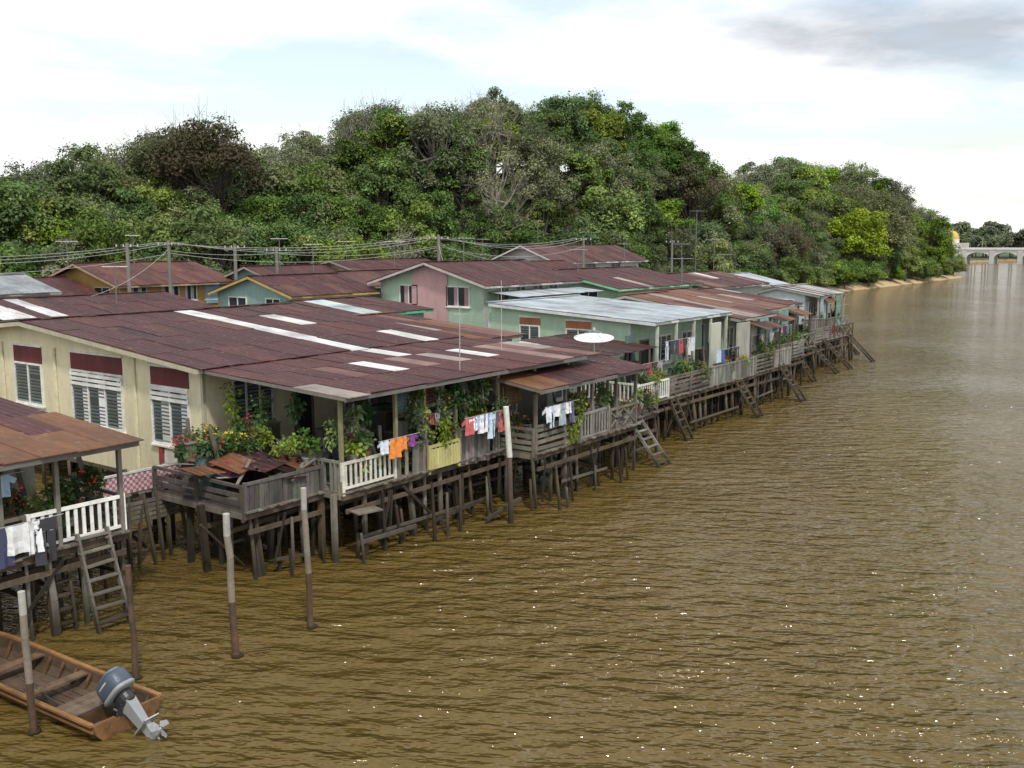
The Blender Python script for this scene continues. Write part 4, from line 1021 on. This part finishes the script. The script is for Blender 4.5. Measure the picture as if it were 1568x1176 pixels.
dl = MB(); dl.slab([(540, -500, 1.2), (900, -500, 6), (900, 600, 6), (540, 600, 1.2)], 3, 'earth', (1,1,1)); dl.slab([(345, 95, 1.0), (560, 70, 1.2), (560, 600, 3), (345, 600, 8)], 3, 'earth', (1,1,1)); dl.obj('far_riverbank')
dist = empty('distant_tree_line', (600, 80, 0))
y = -160.
while y < 190:
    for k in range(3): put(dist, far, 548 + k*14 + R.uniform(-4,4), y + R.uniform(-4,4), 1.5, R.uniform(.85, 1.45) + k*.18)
    y += 8
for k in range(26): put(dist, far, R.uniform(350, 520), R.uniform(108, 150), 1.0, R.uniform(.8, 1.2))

br = empty('river_bridge', (470, 0, 0)); mb = MB(); WC = (.66,.66,.64)
mb.box((466, -180, 5.3), (474, 92, 6.1), 'conc', WC); mb.box((465.7, -180, 6.1), (466, 92, 7.0), 'conc', (.74,.74,.72)); mb.obj('deck', br)
mb = MB(); y = 86.
while y > -175:
    n = 10; top = 5.3; vs = []
    for k in range(n+1):
        t = math.pi*k/n; yy = y - 5.5 + 4.6*math.cos(t); vs.append((466.2, yy, 2.6 + 2.3*math.sin(t))); vs.append((466.2, yy, top))
    v2 = [(474, a[1], a[2]) for a in vs]; m_ = len(vs)
    fs = []
    for k in range(n): fs += [(2*k, 2*k+1, 2*k+3, 2*k+2), (m_+2*k, m_+2*k+2, m_+2*k+3, m_+2*k+1), (2*k, 2*k+2, m_+2*k+2, m_+2*k)]
    mb.add(vs + v2, fs, 'conc', WC); mb.box((465.6, y - .9, -1), (474.4, y + .9, 5.3), 'conc', (.5,.5,.48)); y -= 11
mb.obj('arches', br)
mb = MB(); y = 90.
while y > -178: mb.cyl((466, y, 7), (466, y, 11), .1, .07, 'metal', (.5,.5,.5), 6); mb.beam((466, y, 11), (467.2, y, 11.1), .1, .1, 'metal', (.5,.5,.5)); y -= 22
mb.obj('bridge_lamps', br)
mt = empty('distant_mosque', (535, 95, 0)); mb = MB(); mb.box((530, 88, 1), (540, 102, 9), 'conc', (.6,.58,.5)); mb.cyl((535, 95, 9), (535, 95, 11), 3.4, 3.4, 'conc', (.65,.6,.5), 16); mb.ell((535, 95, 11), (3.3, 3.3, 4), 'paint', (.6,.42,.08)); mb.cyl((535, 95, 14.6), (535, 95, 17), .25, .05, 'paint', (.6,.42,.08))
for k in range(5): mb.box((529.9, 89.5 + k*2.5, 3), (529.98, 90.8 + k*2.5, 7), 'glass', (.05,.06,.07))
mb.obj('hall_and_dome', mt)

# ============================================================ WATER
m, nt, pb, out = newmat('river_water')
g = nt.nodes.new('ShaderNodeNewGeometry'); pos = g.outputs['Position']
ang = math.radians(36 - 8)
big_n = noise(nt, pos, .03, 4)
c = mixc(nt, mrange(nt, big_n, .3, .7), (.086, .056, .012), (.118, .082, .024))
nt.links.new(c, pb.inputs['Base Color']); pb.inputs['Roughness'].default_value = .07; pb.inputs['IOR'].default_value = 1.36
def rip(scale, st, rot, det, r=.5):
    mp1 = nt.nodes.new('ShaderNodeMapping'); nt.links.new(pos, mp1.inputs[0]); mp1.inputs['Rotation'].default_value = (0, 0, -rot)
    mp2 = nt.nodes.new('ShaderNodeMapping'); nt.links.new(mp1.outputs[0], mp2.inputs[0]); mp2.inputs['Scale'].default_value = st
    n = nt.nodes.new('ShaderNodeTexNoise'); nt.links.new(mp2.outputs[0], n.inputs['Vector']); n.inputs['Scale'].default_value = scale; n.inputs['Detail'].default_value = det; n.inputs['Roughness'].default_value = r
    return n.outputs['Fac']
h1 = rip(2.0, (1, .42, 1), ang, 3, .55); h2 = rip(.55, (1, .5, 1), ang + .25, 2); h3 = rip(5.5, (1, .5, 1), ang - .3, 2)
h1 = mathn(nt, 'POWER', h1, 1.8)
patch = mrange(nt, noise(nt, pos, .07, 3), .35, .65, .55, 1.4)
h = mathn(nt, 'ADD', mathn(nt, 'MULTIPLY', h1, .50), mathn(nt, 'ADD', mathn(nt, 'MULTIPLY', h2, .24), mathn(nt, 'MULTIPLY', h3, .06)))
h = mathn(nt, 'MULTIPLY', h, patch)
b = nt.nodes.new('ShaderNodeBump'); b.inputs['Strength'].default_value = 1; b.inputs['Distance'].default_value = 1.0
nt.links.new(h, b.inputs['Height']); nt.links.new(b.outputs[0], pb.inputs['Normal'])
M['water'] = m
mb = MB(); Z = 4000
mb.add([(-Z,-Z,0),(Z,-Z,0),(Z,Z,0),(-Z,Z,0)], [(0,1,2,3)], 'water', (1,1,1)); mb.obj('river_water')

# ============================================================ WORLD, SUN, CAMERA
SUN_EL = math.radians(54); az = math.radians(232)
sd = Vector((math.cos(az)*math.cos(SUN_EL), math.sin(az)*math.cos(SUN_EL), math.sin(SUN_EL)))
w = bpy.data.worlds.new("World"); scene.world = w; w.use_nodes = True; nt = w.node_tree
for n in list(nt.nodes): nt.nodes.remove(n)
out = nt.nodes.new('ShaderNodeOutputWorld'); bg = nt.nodes.new('ShaderNodeBackground'); nt.links.new(bg.outputs[0], out.inputs[0]); bg.inputs[1].default_value = .1
sky = nt.nodes.new('ShaderNodeTexSky'); sky.sky_type = 'NISHITA'; sky.sun_disc = False; sky.sun_elevation = SUN_EL; sky.sun_rotation = math.pi/2 - az
sky.air_density = 1.2; sky.dust_density = 2.0
tc = nt.nodes.new('ShaderNodeTexCoord'); sx = nt.nodes.new('ShaderNodeSeparateXYZ'); nt.links.new(tc.outputs['Generated'], sx.inputs[0])
dz = mathn(nt, 'ADD', mathn(nt, 'MAXIMUM', sx.outputs[2], 0.), .10)
cx = mathn(nt, 'DIVIDE', sx.outputs[0], dz); cy = mathn(nt, 'DIVIDE', sx.outputs[1], dz)
cb = nt.nodes.new('ShaderNodeCombineXYZ'); nt.links.new(cx, cb.inputs[0]); nt.links.new(cy, cb.inputs[1]); cb.inputs[2].default_value = 3.3
n1 = noise(nt, cb.outputs[0], .55, 7, .55); n2 = noise(nt, cb.outputs[0], .9, 6, .6, ((1,1,1),(0,0,1.0)))
cover = mrange(nt, n1, .38, .52, .25, 1.0)
# heavier cloud bank above the right bank (azimuth about 14 degrees, elevation about 11)
pd = mathn(nt, 'ADD', mathn(nt, 'MULTIPLY', sx.outputs[0], -.242), mathn(nt, 'MULTIPLY', sx.outputs[1], .970))
e1 = mathn(nt, 'SUBTRACT', sx.outputs[2], mathn(nt, 'ADD', .175, mathn(nt, 'MULTIPLY', pd, .17)))
e2 = mathn(nt, 'POWER', mathn(nt, 'ABSOLUTE', mathn(nt, 'DIVIDE', e1, .042)), 2.0); e3 = mathn(nt, 'POWER', mathn(nt, 'ABSOLUTE', mathn(nt, 'DIVIDE', pd, .26)), 2.0)
bank = mrange(nt, mathn(nt, 'ADD', e2, e3), 0, 1.6, .36, 0)
shade = mrange(nt, mathn(nt, 'ADD', n2, bank), .60, .84, 0, 1)
cd = mixc(nt, shade, (12.2, 12.3, 12.4), (5.6, 5.9, 6.5))
skyb = mixc(nt, 1.0, sky.outputs[0], (2.15, 2.05, 1.95), 'MULTIPLY')
col = mixc(nt, cover, skyb, cd)
nt.links.new(col, bg.inputs[0])
sl = bpy.data.lights.new('sun', 'SUN'); sl.energy = 3.1; sl.angle = math.radians(5); sl.color = (1, .955, .88)
so = bpy.data.objects.new('sun', sl); COLL.objects.link(so); so.rotation_euler = sd.to_track_quat('Z', 'Y').to_euler()

cam = bpy.data.cameras.new('camera'); co = bpy.data.objects.new('camera', cam); COLL.objects.link(co)
cam.sensor_width = 36; cam.lens = 36 * 1500 / 1568; cam.clip_end = 9000
co.location = (0, -19, 9)
co.rotation_euler = (math.radians(90 - 8.2), 0, math.radians(-54))
scene.camera = co
scene.view_settings.view_transform = 'Standard'; scene.view_settings.look = 'None'; scene.view_settings.exposure = 0
print('objects', len(bpy.data.objects))
